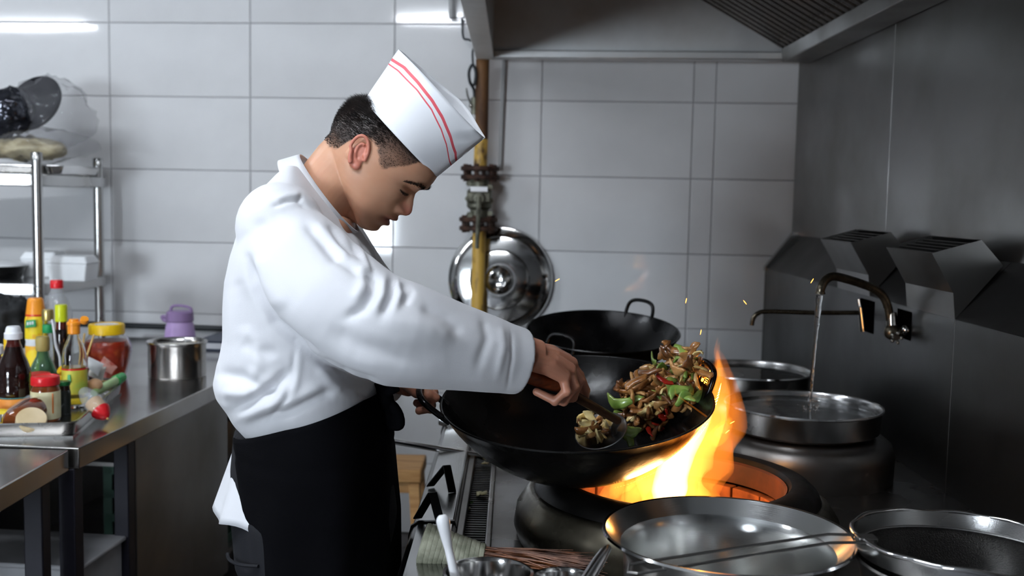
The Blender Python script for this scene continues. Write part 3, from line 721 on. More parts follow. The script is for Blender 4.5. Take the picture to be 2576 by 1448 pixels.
MB().hexa(tbox(Q,.03,.60,.05,.27,.372,.50)).build('bin_body', mat('dull_white_plastic', srgb(175,175,178), .45, 0, srgb(150,150,152), 8), Bx, bevel=.006)
MB().hexa(tbox(Q,.02,.61,.04,.28,.50,.512)).build('bin_rim', MATS['dull_white_plastic'], Bx, bevel=.004)
gc = thing('green_crate', 'dark green plastic crate under the prep table behind the cook', 'crate', Q(.2,1.2,.22))
M_GCR = mat('green_plastic', srgb(22,70,52), .45, 0, srgb(16,54,40), 8)
for z0, z1 in ((.22,.25),(.30,.33),(.38,.41),(.46,.49)):
    MB().hexa(tbox(Q,.05,.45,1.0,1.35,z0,z1)).build('crate_band', M_GCR, gc, bevel=.003)
for a, b in ((.05,1.0),(.42,1.0),(.05,1.32),(.42,1.32)):
    MB().hexa(tbox(Q,a,a+.03,b,b+.03,.22,.49)).build('crate_post', M_GCR, gc)
pot = thing('stock_pot', 'dull steel pot on the shelf under the prep table', 'pot', Q(.2,1.18,.505))
MB().hexa(tbox(Q,.03,.72,.99,1.72,.492,.505)).build('mid_shelf', M_STEELD, far)
MB().lathe([(.0,0),(.12,0),(.13,.02),(.13,.13),(.135,.135),(.125,.13),(.12,.02),(0,.01)], n=40, M=Matrix.Translation(Q(.17,1.16,.505)), caps=False).build('pot_body', M_STEELD, pot)

near = thing('prep_table', 'second steel prep table at the bottom left corner', 'table', (-1.4,1.6,0))
NX, NY = -1.012, 2.335
MB().box((-1.9,.9,TZ-.052), (NX,NY,TZ-.002)).build('worktop', M_TABLE, near, bevel=.003)
for x, y in ((NX-.06,NY-.10),(NX-.06,.95),(-1.86,NY-.10),(-1.86,.95)):
    MB().box((x,y,0), (x+.042,y+.042,TZ-.052)).build('leg', M_LEGS, near, bevel=.003)
MB().box((-1.86,.95,.25), (NX-.02,NY-.06,.265)).build('undershelf', M_STEELD, near)

# ------------------------------------------------------------------ condiments
M_GLASS = mat('clear_glass', (.96,.97,.96,1), .03, trans=1., ior=1.3)
M_PET = mat('clear_plastic', (.55,.57,.6,1), .06, alpha=.24, bump=.15, bscale=18)
M_GREENG = mat('green_glass', srgb(150,190,160), .05, trans=.9, ior=1.3)
M_SOY = mat('soy_sauce', srgb(20,10,10), .06, 0, srgb(30,14,12), 5, coat=.6)
M_SOYUP = mat('brown_bottle_glass', srgb(84,30,24), .08, 0, srgb(60,22,18), 5, coat=.6)
M_OIL = mat('pale_oil', srgb(196,176,70), .08, trans=.5, ior=1.2)
M_CHILI = mat('chili_paste', srgb(158,42,18), .35, 0, srgb(196,90,40), 40, lo=.5, hi=.7, bump=.3, bscale=60, coat=.5)
M_BROWNS = mat('brown_sauce', srgb(92,42,16), .12, 0, srgb(120,62,26), 18, coat=.6)
def flat(name, c, r=.4, **k): return mat(name, srgb(*c), r, **k)
M_RED = flat('red_cap', (206,30,38), .3); M_YEL = flat('yellow_cap', (232,188,24), .35); M_ORG = flat('orange_cap', (240,150,40), .35)
M_LIME = flat('lime_cap', (205,214,34), .35); M_GOLD = mat('gold_cap', srgb(196,176,112), .3, .8); M_WCAP = flat('white_cap', (232,232,236), .35)
M_GCAP = flat('green_cap', (36,150,74), .35); M_CORK = flat('tan_stopper', (164,146,84), .5); M_DGREEN = flat('dark_green_cap', (16,90,44), .35)
M_LORG = mat('orange_label', srgb(226,146,58), .5, 0, srgb(206,110,46), 14); M_LYEL = mat('yellow_label', srgb(236,206,40), .5, 0, srgb(228,170,40), 18, lo=.55, hi=.6)
M_LCREAM = mat('cream_label', srgb(214,208,172), .55, 0, srgb(200,192,150), 30); M_LGRN = flat('green_label', (30,140,80), .5); M_LDARK = mat('dark_label', srgb(24,30,28), .4, 0, srgb(120,124,128), 60, lo=.6, hi=.66)
M_LOILY = mat('oil_label', srgb(206,190,66), .5, 0, srgb(180,200,80), 30); M_TEAL = flat('teal_line', (80,150,150), .5)
M_PINK = mat('pink_sachet', srgb(206,150,138), .35, 0, srgb(180,90,76), 30, lo=.55, hi=.65); M_PAPERW = mat('white_packet', srgb(226,228,230), .4, 0, srgb(206,208,210), 12)
M_EGG = mat('egg_shell', srgb(214,170,130), .5, 0, srgb(200,152,112), 30); M_STICK = mat('bamboo_stick', srgb(216,182,116), .5, 0, srgb(190,150,84), 30)
M_BARCODE = mat('barcode_print', srgb(236,236,232), .5, 0, srgb(40,40,44), 260, (1,0,0), 0, .49, .51)
TRZ = TZ + .006
tr = thing('steel_tray', 'shallow steel tray full of sauces on the prep table', 'tray', atz(90,1040,TZ))
ta, tb_ = atz(187,1102,TZ), atz(310,990,TZ)
te = (tb_-ta).normalized(); tl = Vector((-te.y, te.x, 0)); tlen = (tb_-ta).length
def TR(a, b, z): return ta + tl*a + te*b + Vector((0,0,z))    # a: leftwards, b: away
TWd = .44
MB().hexa([TR(a,b,z) for z in (0,.005) for a, b in ((.004,.004),(TWd-.004,.004),(TWd-.004,tlen-.004),(.004,tlen-.004))]).build('tray_floor', M_STEEL, tr)
def rrect(ins, z, r=.03):
    pts = []
    for cx, cy, a0 in ((TWd-ins-r,tlen-ins-r,0),(ins+r,tlen-ins-r,90),(ins+r,ins+r,180),(TWd-ins-r,ins+r,270)):
        for k in range(6):
            a = math.radians(a0+18*k); pts.append(TR(cx+r*math.cos(a), cy+r*math.sin(a), z))
    return pts
MB().loft([rrect(.010,.001), rrect(.004,.008), rrect(0,.036), rrect(-.005,.037), rrect(-.005,.040), rrect(.002,.039), rrect(.006,.010), rrect(.012,.005)], caps=False).build('tray_wall', M_STEEL, tr)

def vessel(name, label, cat, px, py, top, wpx, parts, group='sauces on the prep table', z0=TRZ, lean=(0,0)):
    """parts: (part name, material, [(r, z)...]) with r in units of the half width and z in units of the height"""
    b = atz(px, py, z0); Y = b.y; h = at(px, top, Y).z - z0; r0 = wpx/2/F_PX*Y
    t = thing(name, label, cat, b, group)
    T = frame(b, (lean[0], lean[1], 1), (1,0,0))
    for pn, mm, prof in parts:
        MB().lathe([(r*r0, z*h) for r, z in prof], n=40, M=T, caps=True).build(pn, mm, t)
    return t, b, h, r0
body_soy = [(.0,0),(.86,0),(.95,.02),(.95,.20),(1,.23),(1,.34),(.97,.36),(1,.38),(.97,.41),(1,.44),(.97,.52),(.80,.62),(.60,.70),(.48,.78)]
vessel('sauce_bottle', 'dark soy sauce bottle with white cap and orange label', 'bottle', 38, 1046, 820, 80,
       [('bottle_body', M_SOY, body_soy), ('bottle_neck', M_SOYUP, [(.485,.775),(.40,.82),(.36,.88),(0,.88)]), ('cap', M_WCAP, [(.52,.86),(.54,.875),(.54,.925),(.48,.935),(.46,.955),(.42,.985),(.36,1),(0,1)]),
        ('label_band', M_LORG, [(.955,.03),(.975,.035),(.975,.215),(.955,.22)]), ('label_line', M_TEAL, [(.97,.22),(1.0,.222),(1.0,.232),(.97,.234)])])
vessel('sauce_bottle', 'amber bottle with small white cap at the left picture edge', 'bottle', -6, 1010, 866, 54,
       [('bottle_body', M_BROWNS, [(.0,0),(.9,0),(1,.03),(1,.55),(.7,.7),(.4,.8),(.38,.9),(0,.9)]), ('cap', M_WCAP, [(.6,.84),(.62,.86),(.62,.98),(.5,1),(0,1)]), ('label_band', M_PAPERW, [(1.01,.1),(1.03,.11),(1.03,.4),(1.01,.41)])])
vessel('sauce_bottle', 'yellow-capped bottle half hidden behind the soy bottle', 'bottle', 24, 985, 848, 46,
       [('bottle_body', M_LYEL, [(.0,0),(.9,0),(1,.03),(1,.6),(.55,.72),(.4,.8),(0,.8)]), ('neck_ring', M_RED, [(.42,.72),(.5,.73),(.5,.77),(.42,.78)]), ('cap', M_YEL, [(.46,.77),(.48,.79),(.48,.97),(.42,1),(0,1)])])
t, b, h, r0 = vessel('seasoning_shaker', 'yellow seasoning shaker with a tall orange cap', 'shaker', 93, 948, 749, 52,
       [('shaker_body', M_LYEL, [(.0,0),(.96,0),(1,.02),(1,.40),(.92,.45),(1.0,.5),(.98,.74),(.86,.79),(0,.79)]), ('waist', M_PAPERW, [(.97,.40),(.99,.41),(.94,.455),(1.0,.49),(.97,.5)]), ('cap_ring', M_RED, [(.86,.775),(.92,.78),(.9,.80),(.84,.805)]),
        ('cap', M_ORG, [(.90,.80),(.84,.86),(.74,.96),(.70,.985),(.6,1),(0,1)])])
MB().hexa([b+Vector((dx*r0, -r0*1.04-dy, z*h)) for dy in (0,.004) for dx, z in ((-.55,.635),(.55,.655),(.5,.745),(-.45,.735))]).build('brand_badge', M_LGRN, t, bevel=.002)
bm_ = MB()
for k in range(3): bm_.hexa([b+Vector(((-.32+.24*k+dx)*r0, -r0*1.04-.0045-dy, (z+.005*k)*h)) for dy in (0,.0006) for dx, z in ((0,.675),(.16,.678),(.16,.715),(0,.712))])
bm_.build('badge_lettering', M_PAPERW, t, kind='stuff')
vessel('plastic_bottle', 'empty clear plastic bottle with a red screw cap', 'bottle', 147, 941, 704, 72,
       [('bottle_body', M_PET, [(.0,0),(.85,0),(.98,.03),(1,.3),(.95,.33),(1,.36),(1,.62),(.93,.70),(.72,.80),(.45,.885),(.40,.90),(.40,.93),(.36,.93),(.36,.9),(.68,.79),(.89,.69),(.96,.6),(.96,.04),(.8,.015),(0,.015)]), ('cap', M_RED, [(.42,.915),(.43,.925),(.43,.99),(.38,1),(0,1)])])
t, b, h, r0 = vessel('glass_bottle', 'clear glass bottle with gold cap and white drinking straw', 'bottle', 124, 972, 778, 56,
       [('bottle_body', M_GLASS, [(.0,0),(.9,0),(1,.03),(1,.38),(.85,.5),(.55,.64),(.44,.75),(.44,.89),(.38,.89),(.38,.75),(.5,.63),(.8,.49),(.93,.37),(.93,.05),(0,.03)]), ('cap', M_GOLD, [(.50,.86),(.52,.875),(.52,.97),(.46,1),(0,1)]),
        ('neck_label', M_LGRN, [(.46,.70),(.50,.71),(.48,.80),(.45,.81)]), ('sauce_fill', M_SOY, [(.0,.035),(.92,.055),(.92,.32),(0,.32)])])
stw = spline([at(131,803,b.y-.03), at(137,840,b.y-.03), at(140,868,b.y-.03), at(150,898,b.y-.03), at(152,930,b.y-.03)], 5)
MB().tube(stw, .0032, 8).build('drinking_straw', M_WCAP, t)
vessel('sauce_bottle', 'dark vinegar bottle with a lime green cap', 'bottle', 157, 955, 766, 36,
       [('bottle_body', M_SOY, [(.0,0),(.95,0),(1,.03),(1,.55),(.85,.66),(.80,.68),(0,.68)]), ('bottle_neck', M_SOYUP, [(.80,.67),(.74,.74),(.70,.84),(0,.84)]), ('cap', M_LIME, [(.80,.78),(.82,.8),(.82,.98),(.76,1),(0,1)])])
t, b, h, r0 = vessel('oil_bottle', 'oil bottle with open orange flip cap and yellow label', 'bottle', 189, 1022, 802, 60,
       [('bottle_body', M_GLASS, [(.0,0),(.92,0),(1,.03),(1,.52),(.97,.60),(.80,.70),(.50,.79),(.40,.84),(.36,.90),(.30,.90),(.34,.84),(.44,.78),(.74,.69),(.92,.59),(.94,.5),(.94,.04),(0,.02)]), ('oil', M_OIL, [(.0,.022),(.93,.045),(.93,.46),(0,.46)]),
        ('label_band', M_LOILY, [(1.0,.16),(1.02,.165),(1.02,.43),(1.0,.435)]), ('label_line', M_RED, [(1.0,.43),(1.03,.433),(1.03,.445),(1.0,.448)]), ('lower_label', M_LYEL, [(1.0,.05),(1.02,.055),(1.02,.11),(1.0,.115)]), ('cap_base', M_ORG, [(.44,.83),(.5,.84),(.5,.93),(.56,.935),(.56,.965),(.42,.975),(.40,1),(0,1)])])
MB().lathe([(.0,-.006),(.0105,-.006),(.0115,0),(.0105,.006),(.0,.006)], n=24, M=frame(at(212,805,b.y), (.35,-.5,.8))).build('flip_cap', M_ORG, t)
MB().hexa([b+Vector((dx*r0, -r0*1.03-dy, z*h)) for dy in (0,.003) for dx, z in ((-.18,.30),(.18,.30),(.12,.39),(-.12,.39))]).build('label_emblem', M_GCAP, t, bevel=.001)
vessel('glass_bottle', 'pale green glass bottle with a tan stopper', 'bottle', 110, 1008, 846, 74,
       [('bottle_body', M_GREENG, [(.0,0),(.9,0),(1,.04),(1,.36),(.92,.46),(.70,.58),(.42,.70),(.34,.80),(.28,.80),(.36,.69),(.62,.57),(.86,.45),(.93,.35),(.93,.06),(0,.04)]), ('vinegar', M_OIL, [(.0,.05),(.92,.07),(.92,.30),(0,.30)]), ('stopper', M_CORK, [(.40,.78),(.44,.8),(.46,.95),(.40,1),(0,1)])])
t, b, h, r0 = vessel('chili_jar', 'big glass jar of red chili paste with a yellow lid', 'jar', 270, 948, 812, 118,
       [('jar_glass', mat('jar_glass', (.97,.95,.94,1), .04, trans=1., ior=1.2), [(.0,0),(.70,0),(.78,.02),(.92,.25),(1,.48),(.98,.60),(.86,.72),(.70,.80),(.68,.82),(.65,.82),(.68,.79),(.83,.71),(.95,.59),(.97,.48),(.89,.25),(.75,.03),(0,.02)]), ('chili_paste', M_CHILI, [(.0,.025),(.74,.035),(.885,.25),(.962,.48),(.942,.585),(.84,.68),(0,.70)]),
        ('lid', M_YEL, [(.72,.80),(.74,.81),(.74,.96),(.71,.985),(.60,.99),(.585,.975),(0,.975)]), ('lid_sticker', M_PAPERW, [(.0,.9755),(.48,.9755),(.48,.982),(0,.982)])], z0=TZ)
t, b, h, r0 = vessel('sauce_jar', 'glass sauce jar with red lid and cream barcode label', 'jar', 116, 1056, 944, 70,
       [('jar_body', M_BROWNS, [(.0,0),(.94,0),(1,.04),(1,.70),(.88,.80),(0,.80)]), ('lid', M_RED, [(.96,.80),(.99,.82),(.99,.95),(.95,.985),(.82,1),(.78,.985),(0,.985)]), ('label_band', M_LCREAM, [(1.0,.06),(1.02,.07),(1.02,.66),(1.0,.67)])])
MB().hexa([b+Vector((dx*r0, -r0*1.03-dy, z*h)) for dy in (0,.002) for dx, z in ((.05,.10),(.5,.10),(.5,.34),(.05,.34))]).build('barcode', M_BARCODE, t)
MB().hexa([b+Vector((dx*r0*.8, -r0*.66-dy, z*h)) for dy in (0,.002) for dx, z in ((.98,.2),(1.08,.2),(1.08,.64),(.98,.64))]).build('label_flash', M_LORG, t)
vessel('sauce_jar', 'second red-lidded sauce jar just behind the barcode jar', 'jar', 97, 1022, 938, 60,
       [('jar_body', M_BROWNS, [(.0,0),(.94,0),(1,.04),(1,.7),(.88,.8),(0,.8)]), ('lid', M_RED, [(.98,.80),(1.01,.82),(1.01,.95),(.96,1),(0,1)])])
vessel('sauce_jar', 'small dark jar with a thin green lid', 'jar', 161, 1040, 958, 34,
       [('jar_body', M_LDARK, [(.0,0),(.95,0),(1,.03),(1,.66),(.92,.74),(0,.74)]), ('jar_shoulder', M_SOY, [(.93,.73),(.88,.84),(.86,.9),(0,.9)]), ('lid', M_DGREEN, [(.94,.88),(.97,.9),(.97,.98),(.92,1),(0,1)])])
t, b, h, r0 = vessel('flip_bottle', 'small bottle with an open yellow flip lid', 'bottle', 166, 1018, 943, 32,
       [('bottle_body', M_OIL, [(.0,0),(.95,0),(1,.05),(1,.7),(.9,.8),(0,.8)]), ('cap_base', M_YEL, [(1.0,.78),(1.04,.8),(1.04,.97),(.98,1),(0,1)])])
MB().lathe([(.0,-.005),(.0135,-.005),(.0145,0),(.0135,.005),(.0,.005)], n=24, M=frame(at(156,930,b.y), (-.5,-.6,.6))).build('flip_lid', M_YEL, t)
# jar of brown sauce lying down
A, B = at(36,1062,2.455), at(92,1026,2.555)
t = thing('lying_jar', 'jar of brown sauce lying on its side at the tray front', 'jar', (A+B)/2-Vector((0,0,.03)), 'sauces on the prep table')
F = frame(A, B-A); L = (B-A).length
MB().lathe([(.0,-.012),(.022,-.012),(.031,-.002),(.033,.01),(.033,L*.75),(.030,L*.95),(.024,L),(0,L)], n=36, M=F).build('jar_body', M_BROWNS, t)
MB().lathe([(.0,0),(.034,0),(.035,.004),(.035,.016),(.033,.02),(0,.02)], n=36, M=frame(at(78,1064,2.455), Vector((.35,-.55,.75)))).build('jar_lid', mat('tan_lid', srgb(216,196,160), .4, 0, srgb(200,178,138), 20), t)
MB().tube([A+Vector((-.004,-.012,.03)), B+Vector((-.012,-.012,.028))], [.008,.008], 10).build('jar_film', M_PET, t)
# yellow box
c = atz(8,1072,TRZ)
t = thing('yellow_box', 'small yellow carton with barcode at the left picture edge', 'box', c, 'sauces on the prep table')
MB().box((c.x-.07,c.y,TRZ), (c.x+.021,c.y+.03,TRZ+.038)).build('carton', M_LYEL, t, bevel=.001)
MB().box((c.x-.02,c.y-.0006,TRZ+.010), (c.x+.003,c.y+.0006,TRZ+.030)).build('barcode', M_BARCODE, t)
MB().box((c.x+.008,c.y-.0006,TRZ+.006), (c.x+.016,c.y+.0006,TRZ+.033)).build('red_print', mat('red_print', srgb(226,150,30), .5, 0, srgb(210,60,30), 90, lo=.5, hi=.52), t)
# squeeze bottle leaning out of the tray
A, B = at(205,978,2.62), at(270,1052,2.57)
t = thing('squeeze_bag', 'clear squeeze bottle with tan sauce and red tip leaning out of the tray', 'squeeze bottle', B, 'sauces on the prep table')
F = frame(A, B-A); L = (B-A).length
MB().lathe([(.004,0),(.014,.008),(.022,L*.25),(.026,L*.5),(.022,L*.75),(.017,L*.8)], n=28, M=F).build('bag', M_PET, t)
MB().lathe([(.0,L*.42),(.022,L*.46),(.0215,L*.70),(.0165,L*.79),(0,L*.79)], n=28, M=F).build('sauce_fill', mat('tan_sauce', srgb(206,170,122), .4, 0, srgb(190,150,100), 14), t)
MB().lathe([(.0,L*.74),(.0245,L*.74),(.0225,L*.80),(.012,L*.94),(.004,L*.99),(0,L)], n=28, M=F).build('tip', M_RED, t)
MB().lathe([(.0,L*.99),(.003,L*.99),(.003,L*1.03),(0,L*1.03)], n=12, M=F).build('nozzle', M_STICK, t)
# tube with a green cap
A, B = at(236,988,2.80), at(307,948,2.98)
t = thing('paste_tube', 'pale green tube with bright green cap across the tray corner', 'tube', (A+B)/2, 'sauces on the prep table')
MB().tube([A, A.lerp(B,.1), A.lerp(B,.75)], [.010,.0125,.0125], 16).build('tube_body', mat('pale_green_tube', srgb(168,196,140), .3, 0, srgb(140,176,110), 20), t)
MB().tube([A.lerp(B,.74), A.lerp(B,.76), B], [.012,.0155,.014], 16).build('cap', M_GCAP, t)
# eggs, packets, chopsticks
for i, (px, py, lb) in enumerate(((239,967,'brown egg lying in the tray beside the green tube'),(223,972,'second brown egg half hidden behind the squeeze bottle'))):
    c = at(px, py, 2.82+.02*i); o = MB().ball(c, (.021,.017,.017), 24, 14).build('egg', M_EGG, None, smooth=180); tag(o, lb, 'egg', 'eggs in the tray')
def packet(label, quad, Y, mm, bend):
    g = []
    P = [at(*q, Y+dy) for q, dy in zip(quad, (0,.01,.03,.02))]
    for v in np.linspace(0,1,7):
        row = []
        for u in np.linspace(0,1,9):
            p = P[0].lerp(P[1],u).lerp(P[3].lerp(P[2],u), v)
            row.append(p + Vector((0,-bend*math.sin(PI*u)*math.sin(PI*v)*1.0,bend*.4*math.sin(PI*v))))
        g.append(row)
    o = MB().sheet(g).build('packet', mm, None, solid=.004, bevel=.001); tag(o, label, 'packet', 'packets in the tray'); return o
packet('folded white packet leaning on the chili jar', ((221,924),(246,946),(262,916),(222,897)), 3.02, M_PAPERW, .012)
packet('clear-edged grey packet beneath the white packet', ((222,944),(258,958),(268,922),(226,924)), 3.05, mat('grey_film', srgb(160,156,148), .25, 0, srgb(190,188,184), 20), .008)
packet('pink sachet stuck against the chili jar', ((248,922),(280,942),(296,924),(262,896)), 3.08, M_PINK, .006)
for (a, b_, lb) in (((213,838),(205,892),'shorter bamboo chopstick standing by the oil bottle'),((237,840),(216,902),'longer bamboo chopstick standing by the chili jar')):
    p0, p1_ = at(*a,3.0), at(*b_,2.98); p2_ = p0+(p1_-p0)*((p0.z-TRZ-.004)/(p0.z-p1_.z)); o = MB().tube([p0, p2_], [.0032,.0026], 8).build('chopstick', M_STICK, None); tag(o, lb, 'chopstick', 'chopsticks in the tray')
# canister, flask, flat box
cn = atz(423, 956, TZ); hh = at(423,858,cn.y+.09).z-TZ
t = thing('metal_canister', 'open dented metal canister on the prep table', 'canister', cn+Vector((0,.09,0)))
M_TIN = steel('dented_tin', .55, .3, (1,1,1), .02, (.38,.36,.32,1), rvar=.12, bump=.25)
MB().lathe([(.0,0),(.088,0),(.0905,.004),(.0905,hh-.012),(.0945,hh-.004),(.096,hh),(.0945,hh+.003),(.091,hh),(.087,hh-.012),(.087,.01),(0,.006)], n=64, M=Matrix.Translation(cn+Vector((0,.09,0))), caps=False).build('canister_body', M_TIN, t)
MB().lathe([(.0,0),(.086,.004),(.085,.09),(0,.094)], n=48, M=Matrix.Translation(cn+Vector((0,.09,.006)))).build('powder_fill', mat('white_powder', srgb(225,222,212), .8, 0, srgb(200,196,186), 40, bump=.3), t)
fk = atz(453, 872, TZ); fy = fk.y
t = thing('purple_flask', 'lilac drinking flask with a carry-loop lid behind the canister', 'flask', fk)
M_LIL = mat('lilac_plastic', srgb(190,162,212), .4, 0, srgb(180,150,204), 6); M_LILD = mat('mauve_plastic', srgb(150,124,168), .4, 0, srgb(140,114,158), 6)
zb = TZ; z1 = at(453,808,fy).z; z2 = at(453,785,fy).z; z3 = at(453,770,fy).z; s_ = fy/F_PX
MB().lathe([(.0,0),(35*s_,0),(38*s_,.006),(38*s_,z1-zb-.06),(35*s_,z1-zb-.02),(31*s_,z1-zb),(0,z1-zb)], n=40, M=Matrix.Translation((fk.x,fy,zb))).build('flask_body', M_LIL, t)
MB().lathe([(31*s_,0),(34*s_,.004),(33*s_,z2-z1),(28*s_,z2-z1+.006),(0,z2-z1+.006)], n=40, M=Matrix.Translation((fk.x,fy,z1))).build('flask_lid', M_LILD, t)
MB().tube(spline([at(430,806,fy), at(415,806,fy), at(408,796,fy), at(420,796,fy), at(432,790,fy)], 5), .007, 10).build('spout', M_LILD, t)
MB().tube(spline([at(430,790,fy), at(432,772,fy), at(450,768,fy), at(478,774,fy), at(482,786,fy)], 5), .0055, 10).build('carry_loop', M_LILD, t)
c = atz(530, 882, TZ)
t = thing('flat_box', 'flat white box with dark edge stripes beside the flask', 'box', c)
MB().hexa([c+WT*a+WN*b+Vector((0,0,z)) for z in (0,.035) for a, b in ((-.06,0),(.16,0),(.16,.25),(-.06,.25))]).build('box_body', mat('box_card', srgb(206,208,214), .5, 0, srgb(190,192,198), 6), t, bevel=.002)
for z in (.0, .030):
    MB().hexa([c+WT*a+WN*b+Vector((0,0,z+d)) for d in (.0,.008) for a, b in ((-.0615,-.0015),(.1615,-.0015),(.1615,.2515),(-.0615,.2515))]).build('edge_stripe', mat('navy_stripe', srgb(40,48,66), .5), t)
o = MB().tube([wallpt(-2.2,.842,.03), wallpt(-.9,.842,.03)], .012, 10).build('trim_1', M_CABLE, None); tag(o, 'black trim hose along the wall above the prep table', 'trim', kind='structure')

# ------------------------------------------------------------------ storage rack with its load
R_ = lambda px, py, Y: at(px, py, Y)
fp = at(92, 392, 3.80); bp = at(246, 406, 4.22)
rk = thing('storage_rack', 'stainless steel storage rack with round posts against the wall', 'rack', (fp.x-.3, 4.0, 0))
RX = fp.x; RL = -2.75
zs1, zs2 = at(45,436,3.80).z, at(45,712,3.80).z
for x, y, zt2 in ((RX,3.80,fp.z),(bp.x,4.22,bp.z),(RL,3.80,fp.z),(RL,4.22,bp.z)):
    MB().tube([(x,y,0), (x,y,zt2)], .019, 18).build('post', M_STEEL, rk)
    MB().lathe([(.021,0),(.021,.03),(.018,.034),(0,.035)], n=18, M=Matrix.Translation((x,y,zt2-.02))).build('post_cap', M_STEELV, rk)
for z in (zs1, zs2, .35):
    pts = [(RL-.02,3.785),(RX-.05,3.785),(RX+.01,3.80),(RX+.025,3.83),(bp.x+.02,4.24),(RL-.02,4.24)]
    MB().prism(pts, z-.045, z, lambda a,b,d: (a,b,d)).build('shelf', M_STEEL, rk, bevel=.004)
M_FOAM = mat('white_foam', srgb(236,238,240), .5, 0, srgb(226,228,230), 10)
def foam(label, px0, px1, py0, py1, Y):
    a, b = at(px0,py1,Y), at(px1,py0,Y); z0 = zs2; h = b.z-z0
    t = thing('foam_box', label, 'box', ((a.x+b.x)/2, Y+.05, z0), 'white boxes on the rack')
    MB().hexa([(a.x+.008,Y,z0),(b.x-.008,Y,z0),(b.x-.008,Y+.12,z0),(a.x+.008,Y+.12,z0),(a.x,Y-.004,z0+h*.7),(b.x,Y-.004,z0+h*.7),(b.x,Y+.124,z0+h*.7),(a.x,Y+.124,z0+h*.7)]).build('box_body', M_FOAM, t, bevel=.006)
    MB().hexa([(a.x-.004,Y-.008,z0+h*.7),(b.x+.004,Y-.008,z0+h*.7),(b.x+.004,Y+.128,z0+h*.7),(a.x-.004,Y+.128,z0+h*.7),(a.x+.012,Y+.01,z0+h),(b.x-.012,Y+.01,z0+h),(b.x-.012,Y+.11,z0+h),(a.x+.012,Y+.11,z0+h)]).build('box_lid', M_FOAM, t, bevel=.006)
foam('white foam box at the right end of the rack middle shelf', 118, 218, 645, 700, 3.90)
foam('white foam box behind the front rack post', 52, 140, 634, 695, 4.06)
c = at(6, 690, 3.95)
t = thing('dark_pan', 'dark shallow pan at the left on the rack middle shelf', 'pan', (c.x,3.98,zs2))
MB().lathe([(.0,0),(.08,0),(.10,.05),(.104,.052),(.098,.05),(.078,.006),(0,.006)], n=40, M=Matrix.Translation((c.x-.03,3.98,zs2)), caps=False).build('pan_body', M_IRON, t)
MB().lathe([(.0,.052),(.104,.052),(.104,.058),(.06,.07),(0,.072)], n=40, M=Matrix.Translation((c.x-.03,3.98,zs2))).build('pan_lid', M_FOAM, t)
# top shelf: wrapped black pan, bag of dried noodles, metal tray
t = thing('metal_tray', 'low metal tray on the rack top shelf beneath the bags', 'tray', (RX-.1,4.0,zs1))
MB().hexa([(RX-.45,3.84,zs1),(RX+.07,3.84,zs1),(RX+.07,4.16,zs1),(RX-.45,4.16,zs1),(RX-.46,3.83,zs1+.035),(RX+.085,3.83,zs1+.035),(RX+.085,4.17,zs1+.035),(RX-.46,4.17,zs1+.035)]).build('tray_body', M_SHINY, t, bevel=.006)
def bag(name, label, cat, c, r, mm, seed, amp=.02, parts=None, n=48, m=28):
    """crumpled closed film around its load"""
    c = Vector(c); me = MB().ball(c, r, n, m).mesh(name)
    for v in me.vertices:
        d = (v.co-c); q = d.normalized()
        f = noise.noise(q*2.2+Vector((seed,0,0)))*1.0 + .6*abs(noise.noise(q*5+Vector((0,seed,0)))) + .35*noise.noise(q*11+Vector((0,0,seed)))
        v.co += q*amp*f
    return me
M_FILM = mat('cling_film', (.25,.25,.27,1), .08, alpha=.20, bump=.8, bscale=26)
wc = at(84, 258, 3.97)
t = thing('wrapped_pan', 'black pan wrapped in clear plastic on top of the rack', 'pan', wc-Vector((0,0,.12)))
WM = frame(wc, (-.25,-.85,.42), (1,0,0))
MB().lathe(wok_mesh(.112, .07), n=64, M=WM, caps=False).build('pan_body', mat('black_nonstick', srgb(11,11,15), .5, 0, srgb(17,17,23), 8, spec=.25), t, smooth=50)
MB().lathe([(.114,-.012),(.117,0),(.114,.004),(0,.006)], n=64, M=WM, caps=False).build('pan_face', MATS['black_nonstick'], t)
M_CRINK = mat('crinkled_foil_film', srgb(70,72,80), .12, .7, srgb(30,30,36), 16, bump=1., bscale=22)
me = bag('film', '', '', at(20,282,3.90), (.085,.06,.085), M_CRINK, 3, .02); link('shiny_wrap', me, M_CRINK, t, 180)
me = bag('film', '', '', wc+Vector((.05,.02,-.04)), (.16,.11,.13), M_FILM, 5, .03); link('plastic_bag', me, M_FILM, t, 180)
nb = at(95, 366, 3.98)
t = thing('noodle_bag', 'clear bag of tan dried noodles on the rack top shelf', 'bag', nb-Vector((0,0,.06)))
me = bag('fill', '', '', nb+Vector((-.05,0,-.012)), (.16,.10,.042), None, 8, .02); link('dried_noodles', me, mat('dried_noodle', srgb(196,184,150), .6, 0, srgb(150,136,100), 22, (1,1,2.5), bump=.6, bscale=50), t, 180)
me = bag('film', '', '', nb+Vector((.0,-.01,.0)), (.23,.13,.06), M_FILM, 11, .025); link('plastic_bag', me, M_FILM, t, 180)
# dark cloth thing left of the bottles
c = at(10, 815, 3.3)
o = link('dark_cloth', bag('cloth', '', '', c, (.10,.10,.085), None, 21, .03), mat('dark_cloth', srgb(22,24,26), .8, 0, srgb(14,15,16), 20), None, 180); tag(o, 'dark crumpled cloth behind the sauces at the left edge', 'cloth')
# ------------------------------------------------------------------ the cook
YC = 1.80
def cp(px, py, Y=YC): return at(px, py, Y)
PXM = YC / F_PX
ck = thing('person', 'cook in white jacket, paper hat and black apron tossing the wok', 'person', (-.36, YC, 0))
